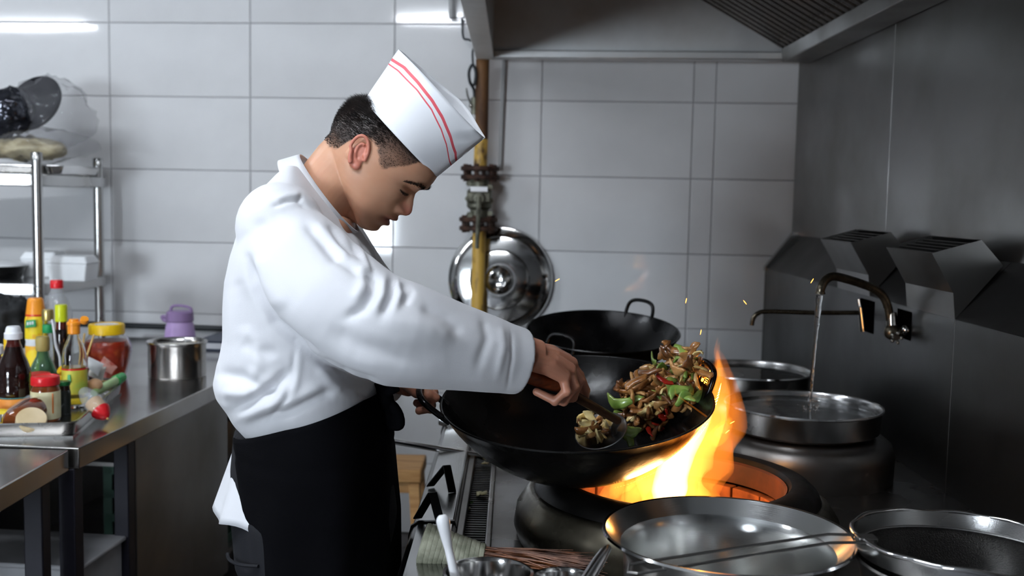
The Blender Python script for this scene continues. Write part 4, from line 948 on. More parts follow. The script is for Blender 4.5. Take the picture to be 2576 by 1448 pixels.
# head frame: f forward, l to the cook's left, u up (units: 0.69 mm)
HO = cp(939, 400); HPITCH, HYAW = math.radians(43), math.radians(-7)
Rh = Matrix.Rotation(HYAW, 3, 'Z') @ Matrix.Rotation(HPITCH, 3, 'Y')
HM = Matrix.Translation(HO) @ Rh.to_4x4() @ Matrix.Diagonal((PXM, PXM, PXM, 1))
HMi = HM.inverted()
_u = [134,128,118,100,80,60,45,25,12,0,-24,-42,-52,-67,-78,-94,-112,-122,-132,-140,-145]
_ff = [20,58,95,132,146,149,147,138,133,131,131,132,133,134,133,130,123,120,115,106,92]
_fb = [-20,-52,-84,-112,-128,-134,-136,-137,-135,-132,-118,-106,-96,-78,-58,-22,28,52,68,80,84]
_w = [20,46,66,84,95,100,102,104,104,104,103,101,99,95,91,82,68,57,44,30,12]
def interp(x, xs, ys): return float(np.interp(x, xs, ys))
def head_feat(l, u):
    g = lambda c, s: math.exp(-((c)/s)**2)
    d = 0.
    hN = interp(u, [-56,-50,-44,-36,-26,-12,0,12,24], [2,12,25,31,31,22,13,5,0])
    sN = interp(u, [-50,-36,-24,-10,12], [19,17,13,10,9])
    d += hN*math.exp(-(abs(l)/sN)**2.4)
    for s in (-1, 1):
        d += 11*g(l-s*21, 8.5)*g(u+40, 9)
        d += -13*g(l-s*40, 22)*g(u-14, 12)
        d += 9*g(l-s*42, 17)*g(u-6, 8.5)
        d += -3.0*g(l-s*42, 18)*g(u+4, 3.5)
        d += 6*g(l-s*36, 26)*g(u-37, 8)
        d += 4*g(l-s*64, 22)*g(u+20, 20)
        d += -3*g(l-s*62, 18)*g(u+72, 20)
        d += -4*g(l-s*36, 9)*g(u+82, 9)
    d += 3*g(l, 20)*g(u-42, 9)
    d += 6*g(l, 26)*g(u+56, 9)
    d += 13*g(l, 32)*g(u+69, 8)
    d += 10.5*g(l, 26)*g(u+92, 8)
    d += -7*g(l, 34)*g(u+81, 3.2)
    d += 8*g(l, 30)*g(u+122, 13)
    return d
NH = 128
rings = []
for u in np.concatenate([np.linspace(134,118,6), np.linspace(114,-140,110), [-143,-145]]):
    us = _u[::-1]
    ff, fb, w = interp(u, us, _ff[::-1]), interp(u, us, _fb[::-1]), interp(u, us, _w[::-1])
    fm = fb + (ff-fb)*interp(u, [-100,-20], [.40,.46])
    ring = []
    for k in range(NH):
        a = 2*PI*k/NH; c, s = math.cos(a), math.sin(a)
        e = 2/2.25 if c > 0 else 2/2.15
        cc = math.copysign(abs(c)**e, c); ss = math.copysign(abs(s)**e, s)
        f = fm + ((ff-fm) if c > 0 else (fm-fb))*cc; l = w*ss
        if c > .05: f += head_feat(l, u)*min(1, c*2.5)
        ring.append((f, l, u))
    rings.append(ring)
hb = MB(); hb.M = HM
hb.loft(rings)
# ears
for sgn in (-1, 1):
    def EP(a, b, o): # a up the ear, b forwards, o outwards
        return (-14 + b*.91 - a*.41, sgn*(101 + o), 4 + a*.91 + b*.41)
    out = []
    for k in range(25):
        th = math.radians(-30 + k*270/24)                # from the front top round the back to the lobe
        a, b = 38*math.sin(th)+2, 22*math.cos(th)
        if th > PI: b *= .75
        out.append(EP(a, b, 5+9*max(0, math.sin(th*.5))))
    hb.tube(out, [4.6 if k < 20 else 5.4+.3*k-6 for k in range(25)], 10)
    anti = [EP(22*math.sin(math.radians(t)), 4+11*math.cos(math.radians(t)), 8) for t in range(60, 275, 14)]
    hb.tube(anti, 3.6, 8)
    hb.ball(EP(0,-2,0), (20,7,34), 18, 12, Matrix.Rotation(math.radians(24), 4, 'Y'))
    hb.ball(EP(-32,4,5), (12,7,12), 14, 10); hb.ball(EP(-28,-5,5), (10,7,12), 12, 8); hb.ball(EP(-22,6,3), (10,6,14), 12, 8)
    hb.ball(EP(-4,17,4), (6,6,8), 12, 8)
# neck
hb.M = None
nk = [cp(905,388), cp(872,425), cp(836,466), cp(806,508), cp(788,548)]
rings = []
for i, p in enumerate(nk):
    d = (nk[min(i+1,4)]-nk[max(i-1,0)]).normalized(); b = Vector((0,1,0)); a = b.cross(d).normalized()
    ra, rb = (.060,.062,.060,.057,.060)[i], (.050,.054,.057,.060,.066)[i]
    rings.append([p + a*ra*math.cos(t) + b*rb*math.sin(t) for t in np.linspace(0, 2*PI, 41)[:-1]])
hb.loft(rings)
hb.tube([cp(925,545), cp(888,522), cp(852,495)], [.018,.026,.028], 16)       # under the jaw
head_me = remeshed(hb, .0014, 6, .5)

# right hand round the ladle handle, left hand on the wok's loop handle
hd = MB()
wr_ = at(1326,884,1.69)
hd.tube([at(1180,880,1.65), at(1260,893,1.67), wr_, at(1352,893,1.70)], [.036,.032,.027,.026], 18)
mcp = [at(1424,905,1.768), at(1436,914,1.747), at(1432,930,1.726), at(1417,946,1.708)]
for i, m_ in enumerate(mcp):
    st_ = wr_ + Vector((.006,.012-.009*i,-.002-.003*i)); mid = st_.lerp(m_, .55) + Vector((0,0,.004))
    hd.tube([st_, mid, m_], [.019,.0165,.0125], 14); hd.ball(m_, .0128, 14, 10)
fing = [[mcp[0], at(1456,944,1.795), at(1472,982,1.812), at(1470,1010,1.822)],
        [mcp[1], at(1457,956,1.758), at(1440,998,1.766), at(1410,1008,1.768)],
        [mcp[2], at(1444,972,1.728), at(1418,1008,1.735), at(1381,1000,1.740)],
        [mcp[3], at(1424,984,1.703), at(1396,1008,1.708), at(1350,985,1.716)]]
for k, fg in enumerate(fing):
    r = (.0098,.0100,.0096,.0088)[k]
    hd.tube(fg, [r*1.12, r*1.02, r*.95, r*.80], 14)
    for q, p in enumerate(fg): hd.ball(p, r*(1.12,1.08,1.0,.82)[q], 12, 8)
th = [at(1352,915,1.735), at(1392,940,1.785), at(1430,958,1.81), at(1458,985,1.825)]
hd.tube(th, [.016,.0135,.0115,.0085], 14)
for q, p in enumerate(th): hd.ball(p, (.016,.0135,.0115,.0088)[q], 12, 8)
# left hand
lw = at(1010,955,1.97)
hd.tube([at(930,930,2.0), lw, at(1035,966,1.95)], [.034,.028,.025], 16)
lm = [at(1058,962,1.985), at(1064,966,1.962), at(1066,972,1.940), at(1064,980,1.92)]
for i, m_ in enumerate(lm):
    hd.tube([lw+Vector((.008,.010-.008*i,0)), lw.lerp(m_,.55)+Vector((0,0,.004)), m_], [.018,.016,.012], 12)
    fg = [m_, m_+Vector((.019,-.006,-.010)), m_+Vector((.016,-.010,-.034)), m_+Vector((-.006,-.010,-.038))]
    hd.tube(fg, [.0108,.0098,.0092,.0075], 12)
    for q, p in enumerate(fg): hd.ball(p, (.0112,.0104,.0094,.0078)[q], 10, 8)
th = [lw+Vector((.006,-.016,.002)), at(1050,985,1.915), at(1078,992,1.90), at(1096,1000,1.905)]
hd.tube(th, [.015,.013,.011,.0085], 12)
for q, p in enumerate(th): hd.ball(p, (.015,.013,.011,.0088)[q], 10, 8)
hand_me = remeshed(hd, .0018, 3, .5)
# trunk and legs under the clothes
tk = MB()
def ell(c, a, b, n=40, e=2.2, rot=0):
    out = []
    for k in range(n):
        t = 2*PI*k/n; ct, s_ = math.cos(t), math.sin(t)
        out.append(Vector((c.x + a*math.copysign(abs(ct)**(2/e), ct), c.y + b*math.copysign(abs(s_)**(2/e), s_), c.z)))
    return out
tk.loft([ell(cp(x,y), a, b) for x, y, a, b in ((800,540,.06,.07),(775,570,.08,.14),(762,640,.10,.17),(762,760,.105,.165),(765,900,.105,.15),(780,1050,.105,.15),(785,1150,.115,.165),(785,1240,.115,.165))])
LEGS = []
for s in (-1, 1):
    hip = Vector((-.345, YC+s*.085, .88)); kn = Vector((-.33, YC+s*.10, .47)); an = Vector((-.37, YC+s*.11, .07))
    LEGS.append((hip, kn, an)); tk.tube([hip+Vector((0,0,.05)), hip, kn, an], [.08,.085,.055,.04], 18)
    sh = Vector((-.36, YC+s*.17, 1.31))
    if s < 0: tk.tube([sh, at(930,815,1.60), at(1180,880,1.65)], [.05,.046,.034], 14)
    else: tk.tube([sh, Vector((-.22, 2.06, 1.13)), at(930,930,2.0)], [.05,.045,.034], 14)
trunk_me = remeshed(tk, .008, 2, .5)
# one body mesh
bm = bmesh.new()
for m_ in (head_me, hand_me, trunk_me): bm.from_mesh(m_)
body_me = bpy.data.meshes.new('body'); bm.to_mesh(body_me); bm.free()
nv = len(body_me.vertices); co = np.empty(nv*3); body_me.vertices.foreach_get('co', co); co = co.reshape(-1,3)
Hi = np.array(HMi); loc = co @ Hi[:3,:3].T + Hi[:3,3]
f_, l_, u_ = loc[:,0], loc[:,1], loc[:,2]
fx = [-150,-85,-62,-50,-42,-16,8,28,42,56,71,88,98,106,125,160]
uy = [-46,-46,-32,6,29,46,44,28,14,14,36,55,73,92,96,98]
ishead = (u_ > -160) & (u_ < 150) & (np.abs(l_) < 130) & (f_ > -150) & (f_ < 180)
umin = np.interp(f_, fx, uy)
wob = np.array([noise.noise(Vector((a*.12, b*.12, c*.12))) for a, b, c in loc[ishead]]) if ishead.any() else 0
hairm = np.zeros(nv); hm = (u_-umin); hm[ishead] += wob*5
onear = (np.abs(l_) > 106) & (f_ > -52) & (f_ < 24) & (u_ < 52) & (u_ > -45)
hairm[ishead] = np.clip((hm[ishead]+3)/10, 0, 1); hairm[onear] = 0
side = np.clip((f_+30)/70, 0, 1)
hairm = hairm*(1-.30*side*np.clip((90-u_)/40, 0, 1)) * np.clip(.55+(u_+45)/90, .45, 1)
lip = np.exp(-(l_/36)**4)*np.clip(1-np.abs(u_+80)/19, 0, 1)**.6*(f_ > 100)*ishead
red = np.clip(np.exp(-((l_/24)**2+((u_+32)/16)**2))*(f_ > 130), 0, 1)*.8*ishead + onear*.75*ishead
red += (~ishead)*.35
lid = ishead*(f_ > 70)*np.exp(-((np.abs(l_)-42)/19)**4)*np.exp(-((u_-1.0+.002*(np.abs(l_)-42)**2)/3.4)**2)
ca = body_me.color_attributes.new('tint', 'FLOAT_COLOR', 'POINT')
ca.data.foreach_set('color', np.stack([hairm, np.clip(lip,0,1), np.clip(red,0,1), np.clip(lid,0,1)], 1).astype(np.float32).ravel())
def skin_mat():
    m = bpy.data.materials.new('skin'); m.use_nodes = True; nt = m.node_tree; b = nt.nodes['Principled BSDF']
    b.inputs['Roughness'].default_value = .42; b.inputs['Subsurface Weight'].default_value = .18; b.inputs['Subsurface Radius'].default_value = (1,.4,.25); b.inputs['Subsurface Scale'].default_value = .005
    at_ = nd(nt, 'ShaderNodeAttribute', attribute_name='tint'); sep = nd(nt, 'ShaderNodeSeparateColor'); nt.links.new(at_.outputs['Color'], sep.inputs['Color'])
    tc = nd(nt, 'ShaderNodeTexCoord'); n1 = nd(nt, 'ShaderNodeTexNoise'); n1.inputs['Scale'].default_value = 30; nt.links.new(tc.outputs['Object'], n1.inputs['Vector'])
    n2 = nd(nt, 'ShaderNodeTexNoise'); n2.inputs['Scale'].default_value = 900; nt.links.new(tc.outputs['Object'], n2.inputs['Vector'])
    def mix(a, c, fac):
        x = nd(nt, 'ShaderNodeMix', data_type='RGBA')
        for s, k in ((a, 'A'), (c, 'B')):
            if isinstance(s, tuple): x.inputs[k].default_value = s
            else: nt.links.new(s, x.inputs[k])
        nt.links.new(fac, x.inputs['Factor']); return x.outputs['Result']
    c = mix(srgb(206,158,128), srgb(192,138,108), n1.outputs['Fac'])
    c = mix(c, srgb(196,112,96), sep.outputs['Blue'])
    c = mix(c, srgb(150,84,78), sep.outputs['Green'])
    mr = nd(nt, 'ShaderNodeMapRange'); mr.inputs['From Min'].default_value = .3; mr.inputs['From Max'].default_value = .7; mr.inputs['To Min'].default_value = .93; mr.inputs['To Max'].default_value = 1
    nt.links.new(n2.outputs['Fac'], mr.inputs['Value'])
    mu = nd(nt, 'ShaderNodeMath', operation='MULTIPLY'); nt.links.new(mr.outputs['Result'], mu.inputs[0]); nt.links.new(sep.outputs['Red'], mu.inputs[1])
    c = mix(c, srgb(34,28,27), mu.outputs['Value'])
    c = mix(c, srgb(40,26,24), at_.outputs['Alpha'])
    nt.links.new(c, b.inputs['Base Color'])
    bp = nd(nt, 'ShaderNodeBump'); bp.inputs['Strength'].default_value = .12; bp.inputs['Distance'].default_value = .001; nt.links.new(n2.outputs['Fac'], bp.inputs['Height']); nt.links.new(bp.outputs['Normal'], b.inputs['Normal'])
    return m
link('body', body_me, skin_mat(), ck, 180)
# hair: short strands rooted in the scalp, brows and lashes
M_HAIR = mat('black_hair', srgb(24,21,21), .45, 0, srgb(44,36,32), 60)
nrm = np.empty(nv*3); body_me.vertices.foreach_get('normal', nrm); nrm = nrm.reshape(-1,3)
hs = MB(); cand = np.where((hairm > .25) & (u_ < 112) & (l_ < 60))[0]
Hx = np.array(HM)[:3,:3]/PXM; bk = Hx @ np.array([-.75,0,-.35])
for i in rng.choice(cand, size=min(9000, len(cand)*3), replace=True):
    top = np.clip((u_[i]-5)/70, 0, 1)*np.clip((40-f_[i])/60, .12, 1)
    L = (.0028+.011*top)*rng.uniform(.6,1.15)
    if rng.random() > hairm[i]*1.4*(1-.55*side[i]): continue
    n = nrm[i]; d = n*(.9-.35*top) + bk*(.6+.4*top) + rng.normal(0,.18,3); d /= np.linalg.norm(d)
    p = co[i] + rng.normal(0,.0005,3); s = np.cross(d, n); s = s/(np.linalg.norm(s)+1e-9)*.00042; q = np.cross(d, s)
    hs.add([p+s, p-s*.5+q*.87, p-s*.5-q*.87, p+d*L], [(0,1,3),(1,2,3),(2,0,3)])
hs.build('hair', M_HAIR, ck, smooth=0, fixn=False)
front = np.where(ishead & (f_ > 60))[0]
def on_face(l, u, up=.0012):
    k = front[np.argmin((l_[front]-l)**2 + (u_[front]-u)**2)]; return co[k] + nrm[k]*up, nrm[k]
bs = MB()
ls_ax, us_ax = Hx @ np.array([0,1,0]), Hx @ np.array([0,0,1])
for s in (-1, 1):
    for k in range(460):
        t = rng.random(); l = s*(20+50*t); u = 33+9*math.sin(PI*min(1,t*.85+.08)) - 7*t**3 + rng.normal(0, 3.6*(1-.45*t))
        p, n = on_face(l, u, .0004); d = ls_ax*s*.8 + us_ax*(.45-.7*t) + n*.22 + rng.normal(0,.12,3); d /= np.linalg.norm(d)
        q = np.cross(d, n); q = q/np.linalg.norm(q)*.00034; w_ = np.cross(d, q)
        bs.add([p+q, p-q*.5+w_*.87, p-q*.5-w_*.87, p+d*.0072], [(0,1,3),(1,2,3),(2,0,3)])
    for k in range(120):
        t = rng.random(); l = s*(24+36*t); u = 3-4*math.sin(PI*t)
        p, n = on_face(l, u, .0002); d = n*.7 - us_ax*.55 + ls_ax*s*.25 + rng.normal(0,.08,3); d /= np.linalg.norm(d)
        q = np.cross(d, us_ax); q = q/np.linalg.norm(q)*.0004; w_ = np.cross(d, q)
        bs.add([p+q, p-q*.5+w_*.87, p-q*.5-w_*.87, p+d*.0034], [(0,1,3),(1,2,3),(2,0,3)])
bs.build('brows_and_lashes', M_HAIR, ck, smooth=0, fixn=False)

# ------------------------------------------------------------------ paper hat
hp = MB(); uvs = []
fT = [-133,-84,-30.5,25,70.6,111.7,144.8,157.6]; uT = [210,221,220,213.5,201,181,157,140]
fT2 = [-132,-90.5,-17,40,88,120,153]; uT2 = [197,205,206,197,178,158.5,126]
NT, NV = 44, 18
for s in (-1, 1):
    grid = []
    for j in range(NV+1):
        v = j/NV; row = []
        for i in range(NT+1):
            t = i/NT
            fb_, ff_ = -117-22*v, 147+20*v
            f = fb_+(ff_-fb_)*t
            ub = 94-13*t+7*math.sin(PI*t); ut = 240-8*t+10*math.sin(PI*min(1,t*1.0))*(1-t)
            if s > 0: ut += 14*math.exp(-((t-.66)/.24)**2)
            u = ub+(ut-ub)*v
            W = 107*(1-v)+78*v
            l = s*W*(math.sin(PI*t)**.62 if 0 < t < 1 else 0)
            cr = 2.2*noise.noise(Vector((f*.02, u*.02, s*3)))*(1 if s < 0 else 3)*v
            if s < 0 and v > .35: cr += 5*math.exp(-((f-150)/22)**2)*math.sin((u-f)*.12)*v
            row.append((f, l+cr, u)); 
            k = 1. if s < 0 else 0.
            uvs.append(((u-float(np.interp(f, fT, uT)))/100, (u-float(np.interp(f, fT2, uT2)))/100) if s < 0 else (5., 5.))
        grid.append(row)
    hp.M = HM; hp.sheet(grid)
me = hp.mesh('paper_hat')
bm = bmesh.new(); bm.from_mesh(me); bm.verts.ensure_lookup_table(); lay = bm.loops.layers.uv.new('stripe')
for fc in bm.faces:
    for lp in fc.loops: lp[lay].uv = uvs[lp.vert.index]
bmesh.ops.remove_doubles(bm, verts=bm.verts, dist=.0008); bmesh.ops.recalc_face_normals(bm, faces=bm.faces)
bm.to_mesh(me); bm.free()
def hat_mat():
    m = bpy.data.materials.new('hat_paper'); m.use_nodes = True; nt = m.node_tree; b = nt.nodes['Principled BSDF']
    b.inputs['Roughness'].default_value = .55
    uv = nd(nt, 'ShaderNodeUVMap', uv_map='stripe'); sp_ = nd(nt, 'ShaderNodeSeparateXYZ'); nt.links.new(uv.outputs['UV'], sp_.inputs['Vector'])
    def band(o, w):
        a = nd(nt, 'ShaderNodeMath', operation='ABSOLUTE'); nt.links.new(o, a.inputs[0])
        l = nd(nt, 'ShaderNodeMath', operation='LESS_THAN'); nt.links.new(a.outputs[0], l.inputs[0]); l.inputs[1].default_value = w; return l.outputs[0]
    mx = nd(nt, 'ShaderNodeMath', operation='MAXIMUM'); nt.links.new(band(sp_.outputs['X'], .037), mx.inputs[0]); nt.links.new(band(sp_.outputs['Y'], .018), mx.inputs[1])
    c = nd(nt, 'ShaderNodeMix', data_type='RGBA'); c.inputs['A'].default_value = srgb(240,241,245); c.inputs['B'].default_value = srgb(228,92,104)
    nt.links.new(mx.outputs[0], c.inputs['Factor']); nt.links.new(c.outputs['Result'], b.inputs['Base Color'])
    tc = nd(nt, 'ShaderNodeTexCoord'); n2 = nd(nt, 'ShaderNodeTexNoise'); n2.inputs['Scale'].default_value = 40; nt.links.new(tc.outputs['Object'], n2.inputs['Vector'])
    bp = nd(nt, 'ShaderNodeBump'); bp.inputs['Strength'].default_value = .08; bp.inputs['Distance'].default_value = .004; nt.links.new(n2.outputs['Fac'], bp.inputs['Height']); nt.links.new(bp.outputs['Normal'], b.inputs['Normal'])
    return m
link('paper_hat', me, hat_mat(), ck, 60, solid=.0007, label='white folded paper hat with two red stripes')

# ------------------------------------------------------------------ white jacket
M_JACK = mat('white_cotton', srgb(231,231,235), .75, 0, srgb(225,225,229), 5, bump=.10, bscale=900, sheen=.2)
jk = MB()
TOR = [(418,735,768,.070),(440,712,788,.105),(470,686,812,.145),(505,659,840,.178),(545,633,868,.198),(590,608,900,.208),(640,590,934,.211),(700,577,946,.210),(770,572,950,.206),(840,568,956,.201),
       (885,558,960,.198),(920,545,963,.198),(950,542,964,.196),(980,549,964,.192),(1010,570,964,.184),(1040,588,962,.176),(1070,616,960,.168),(1105,645,955,.155)]
rings = []
for y, x0, x1, hw in TOR:
    a, b = cp(x0+interp(y,[450,560],[0,15]), y), cp(x1, y); rings.append(ell((a+b)/2, (b-a).length/2, hw, 64, 2.35))
jk.loft(rings)
SLV = [(712,598,1.672,.070),(760,662,1.638,.082),(838,752,1.602,.0875),(930,815,1.588,.086),(1010,838,1.592,.0825),(1100,860,1.62,.0755),(1200,884,1.652,.0665),(1268,899,1.677,.0590),(1311,908,1.690,.0545)]
pts = [at(x, y, Y) for x, y, Y, r in SLV]; rad = [r for *_, r in SLV]
sm = spline(pts, 4); rs_ = list(np.interp(np.linspace(0, len(rad)-1, len(sm)), range(len(rad)), rad))
cd = (sm[-1]-sm[-2]).normalized()
sm += [sm[-1]+cd*.0008, sm[-1]-cd*.02, sm[-1]-cd*.05]; rs_ += [rs_[-1]-.007, rs_[-1]-.010, rs_[-1]-.016]
jk.ball(at(706,575,1.675), (.072,.075,.075), 24, 14)
jk.tube(sm, rs_, 40)
lp = spline([Vector((-.36,1.965,1.315)), Vector((-.29,2.03,1.20)), Vector((-.21,2.05,1.12)), at(930,930,2.0), at(1000,950,1.975)], 4)
jk.tube(lp, list(np.interp(np.linspace(0,1,len(lp)), [0,.4,1], [.075,.075,.048])), 28)
jme = remeshed(jk, .0036, 5, .5)
# cloth folds: ridges and grooves along worked lines, on the side they lie on
nv = len(jme.vertices); co = np.empty(nv*3); jme.vertices.foreach_get('co', co); co = co.reshape(-1,3)
nr = np.empty(nv*3); jme.vertices.foreach_get('normal', nr); nr = nr.reshape(-1,3)
Rc = np.array(CAM_R3); cc_ = (co - np.array([0,0,EYE])) @ Rc
PX = np.stack([1288+F_PX*cc_[:,0]/-cc_[:,2], 724-F_PX*cc_[:,1]/-cc_[:,2]], 1)
near_side = np.clip((-nr[:,1]+.25)/.5, 0, 1)*(co[:,1] < 1.86)
disp = np.zeros(nv)
def stroke(pl, w, a, sharp=2.):
    global disp
    pl = np.array(pl, float); best = np.full(nv, 1e9); T = np.zeros(nv); n = len(pl)-1
    for i in range(n):
        A, B = pl[i], pl[i+1]; d = B-A; L2 = d@d
        t = np.clip(((PX-A)@d)/L2, 0, 1); q = A+t[:,None]*d; r = np.hypot(*(PX-q).T)
        m = r < best; best[m] = r[m]; T[m] = (i+t[m])/n
    taper = np.clip(np.minimum(T, 1-T)*5+.25, 0, 1)
    disp += a*np.exp(-(best/w)**sharp)*taper*near_side
FOLDS = [([(626,650),(640,700),(652,735),(690,808),(745,858),(800,893)],11,-.013), ([(655,640),(672,710),(712,780)],22,.006), ([(790,902),(870,938),(950,962)],12,-.008),
 ([(742,880),(735,930),(722,1000),(668,1072)],5,-.004), ([(755,880),(750,930),(738,1000)],9,.003),
 ([(930,690),(940,735),(915,775),(870,800)],13,-.009), ([(905,668),(918,715),(890,760)],15,.006), ([(965,700),(960,745),(938,790)],12,.006), ([(985,700),(985,745),(965,790)],10,-.008), ([(1010,712),(1030,735),(1015,770)],10,-.006), ([(1000,705),(1005,740),(990,785)],9,.004),
 ([(800,590),(850,645),(900,690),(950,712)],12,-.005), ([(770,560),(815,610),(850,660)],14,-.006), ([(790,560),(840,615),(880,650)],13,.005),
 ([(820,830),(900,870),(1000,895),(1120,900)],30,-.006), ([(880,905),(1000,935),(1150,950),(1260,955)],26,.004), ([(960,800),(1050,815),(1150,850)],24,.004), ([(1060,770),(1120,800),(1160,840)],14,-.004),
 ([(1215,800),(1228,850),(1200,930)],12,-.003), ([(1260,815),(1268,870),(1250,950)],10,.0025), ([(1288,830),(1290,900),(1276,980)],4,-.002),
 ([(545,940),(600,948),(660,975),(700,1000)],16,-.010), ([(585,1030),(620,1018),(680,980),(730,930)],12,-.012), ([(560,985),(620,990),(680,960)],16,.009), ([(600,1055),(680,1015),(740,965)],16,.008), ([(640,1062),(720,1040),(800,1000),(840,985)],12,-.008), ([(660,1030),(740,1005),(820,965)],16,.005),
 ([(590,700),(610,760),(615,840)],20,-.004), ([(640,860),(650,920),(630,965)],16,.005), ([(605,860),(640,880),(700,890)],16,-.004),
 ([(685,520),(720,505),(758,500)],6,-.005), ([(690,505),(725,492),(760,490)],9,.004), ([(758,488),(752,508),(770,520)],5,-.004), ([(640,560),(680,575),(720,560)],16,-.004),
 ([(860,545),(885,600),(905,650)],8,-.006), ([(875,580),(915,640),(935,690)],8,.004), ([(830,560),(860,610),(890,640)],10,-.006), ([(905,600),(925,650),(940,690)],6,-.004),
 ([(800,920),(830,960),(860,985)],14,.005), ([(850,930),(880,960),(935,975)],10,-.005), ([(900,985),(930,1000),(950,975)],8,-.006), ([(700,900),(720,960),(700,1030)],20,-.003)]
for f in FOLDS: stroke(*f)
lowf = np.array([noise.noise(Vector(c)*7+Vector((3,1,9))) + .5*noise.noise(Vector((c[0]*16, c[1]*16, c[2]*11))) for c in co])
disp += .0035*lowf
co += nr*disp[:,None]
jme.vertices.foreach_set('co', co.ravel()); jme.update()
jo = link('jacket', jme, M_JACK, ck, 180)
s = jo.modifiers.new('s', 'SMOOTH'); s.iterations = 2; s.factor = .5
# stand collar: from the nape down to the throat
cl = MB(); cA, cB = cp(757,389), cp(902,582); cC = (cA+cB)/2; cu = (cB-cA).normalized(); ch = (cB-cA).length/2
cnr = Vector((0,1,0)).cross(cu).normalized()
if cnr.x > 0: cnr = -cnr          # points down and back along the neck
rows = []
for v in np.linspace(0,1,6):
    row = []
    for k in range(57):
        a = -PI + 2*PI*k/56*.985 + .02   # opening at the throat
        a += PI
        ra, rb = ch*(1+.04*v), .069+.012*v
        gap = .006*v
        row.append(cC + cu*(-ra*math.cos(a-PI) if False else ra*math.cos(a)) + Vector((0,1,0))*rb*math.sin(a) - cnr*0 + cnr*(.036*v*(1+.6*(1+math.cos(a))/2)) + cu*(-.010*v))
    rows.append(row)
cl.sheet(rows).build('collar', M_JACK, ck, smooth=180, solid=.003)
# back skirt of the jacket
rows = []
for v in np.linspace(0,1,14):
    row = []
    for k in range(33):
        t = math.radians(112 + 136*k/32)
        cx = cp(800,1090).x; bx = .124+.048*v+.012*v*math.sin(k*.8)*.5
        z = 1.005 + (.850-1.005)*v + .006*math.sin(k*.5)*v
        row.append(Vector((cx + bx*1.02*math.cos(t)*(1+.0*v), YC + (.166+.012*v)*math.sin(t), z)))
    rows.append(row)
MB().sheet(rows).build('jacket_tail', M_JACK, ck, smooth=180, solid=.002)
# ------------------------------------------------------------------ trousers, shoes, apron
M_NAVY = mat('navy_cloth', srgb(11,12,20), .85, 0, srgb(8,9,15), 8, bump=.1, bscale=300)
M_APR = mat('black_cloth', srgb(7,7,10), .9, 0, srgb(4,4,7), 6, bump=.12, bscale=500, spec=.08)
tr_ = MB()
tr_.loft([ell(Vector((x, YC, z)), a, b, 40, 2.3) for x, z, a, b in ((-.352,1.0,.125,.16),(-.345,.93,.138,.172),(-.34,.84,.142,.178),(-.34,.76,.135,.176),(-.34,.72,.10,.16))])
for hip, kn, an in LEGS:
    tr_.tube([hip+Vector((.003,0,-.02)), hip.lerp(kn,.5), kn, kn.lerp(an,.6), an+Vector((0,0,.0))], [.108,.098,.085,.078,.075], 24)
tme = remeshed(tr_, .007, 4, .5); link('trousers', tme, M_NAVY, ck, 180)
pk = [cp(572,1392,1.70), cp(578,1408,1.68), cp(605,1420,1.645), cp(650,1424,1.625)]
MB().tube(spline(pk, 4), .003, 6).build('pocket_welt', M_NAVY, ck)
for hip, kn, an in LEGS:
    c = Vector((an.x+.045, an.y, 0)); m = MB()
    m.loft([[c+Vector((x+(.02 if False else 0)+0, 0, 0))+Vector((sx*math.cos(t), sy*math.sin(t), z)) for t in np.linspace(0,2*PI,25)[:-1]] for x, z, sx, sy in ((0,.001,.135,.047),(0,.03,.137,.049),(-.015,.055,.115,.045),(-.055,.085,.068,.042),(-.06,.10,.058,.040))]).build('shoe', M_BLACK, ck)
def apron_x(y):  # back and front edge of the apron at a height
    return interp(y, [960,1080,1200,1300,1448,1700], [612,618,632,641,653,660]), interp(y, [960,1000,1080,1200,1300,1448,1700], [968,976,985,989,993,990,990])
rows = []; NA, NB = 90, 60
for j in range(NB):
    v = j/(NB-1); row = []
    for i in range(NA):
        t = math.radians(-151 + 302*i/(NA-1))
        xm = 800+185*math.cos(t)
        ytop = interp(xm, [600,620,700,800,900,950,1000], [1080,1076,1052,1020,988,972,966])
        y = ytop + (1760-ytop)*v
        x0, x1 = apron_x(y); a, b = cp(x0-12, y), cp(x1, y); c = (a+b)/2
        sa, sb = (b-a).length/2, interp(y, [960,1020,1100,1250,1450,1760], [.178,.186,.192,.199,.203,.206])
        fold = .0035*math.sin(t*9+1.2*math.sin(y*.004))*min(1, max(0, (y-1090)/200)) + .006*math.sin(t*4+.6)*min(1, max(0, (y-1120)/300))
        if abs(y-1112) < 9: fold -= .0015
        ct, s_ = math.cos(t), math.sin(t); e = 2/2.3
        row.append(Vector((c.x+(sa+fold)*math.copysign(abs(ct)**e, ct), YC+(sb+fold)*math.copysign(abs(s_)**e, s_), c.z)))
    rows.append(row)
MB().sheet(rows).build('apron', M_APR, ck, smooth=180, solid=.003)
# apron bow at the front
bw_ = MB().ball(at(968,1004,1.74), (.016,.018,.018), 14, 10)
bw_.tube([at(966,1002,1.74), at(975,985,1.735), at(992,977,1.73), at(1006,980,1.73)], [.010,.008,.009,.003], 10)
bw_.tube([at(962,995,1.74), at(958,975,1.735), at(948,958,1.735)], [.010,.009,.006], 10)
bw_.tube(spline([at(968,1008,1.74), at(990,1020,1.735), at(1005,1045,1.735), at(1006,1070,1.735), at(985,1068,1.735), at(974,1035,1.735)], 4), [.008]*21, 10)
bw_.ball(at(990,1048,1.735), (.012,.008,.022), 14, 10, Matrix.Rotation(math.radians(20), 4, 'Y'))
bw_.tube([at(968,1010,1.74), at(978,1045,1.73), at(975,1085,1.735)], [.008,.007,.006], 10)
bme = remeshed(bw_, .0022, 3, .5); link('apron_bow', bme, M_APR, ck, 180)
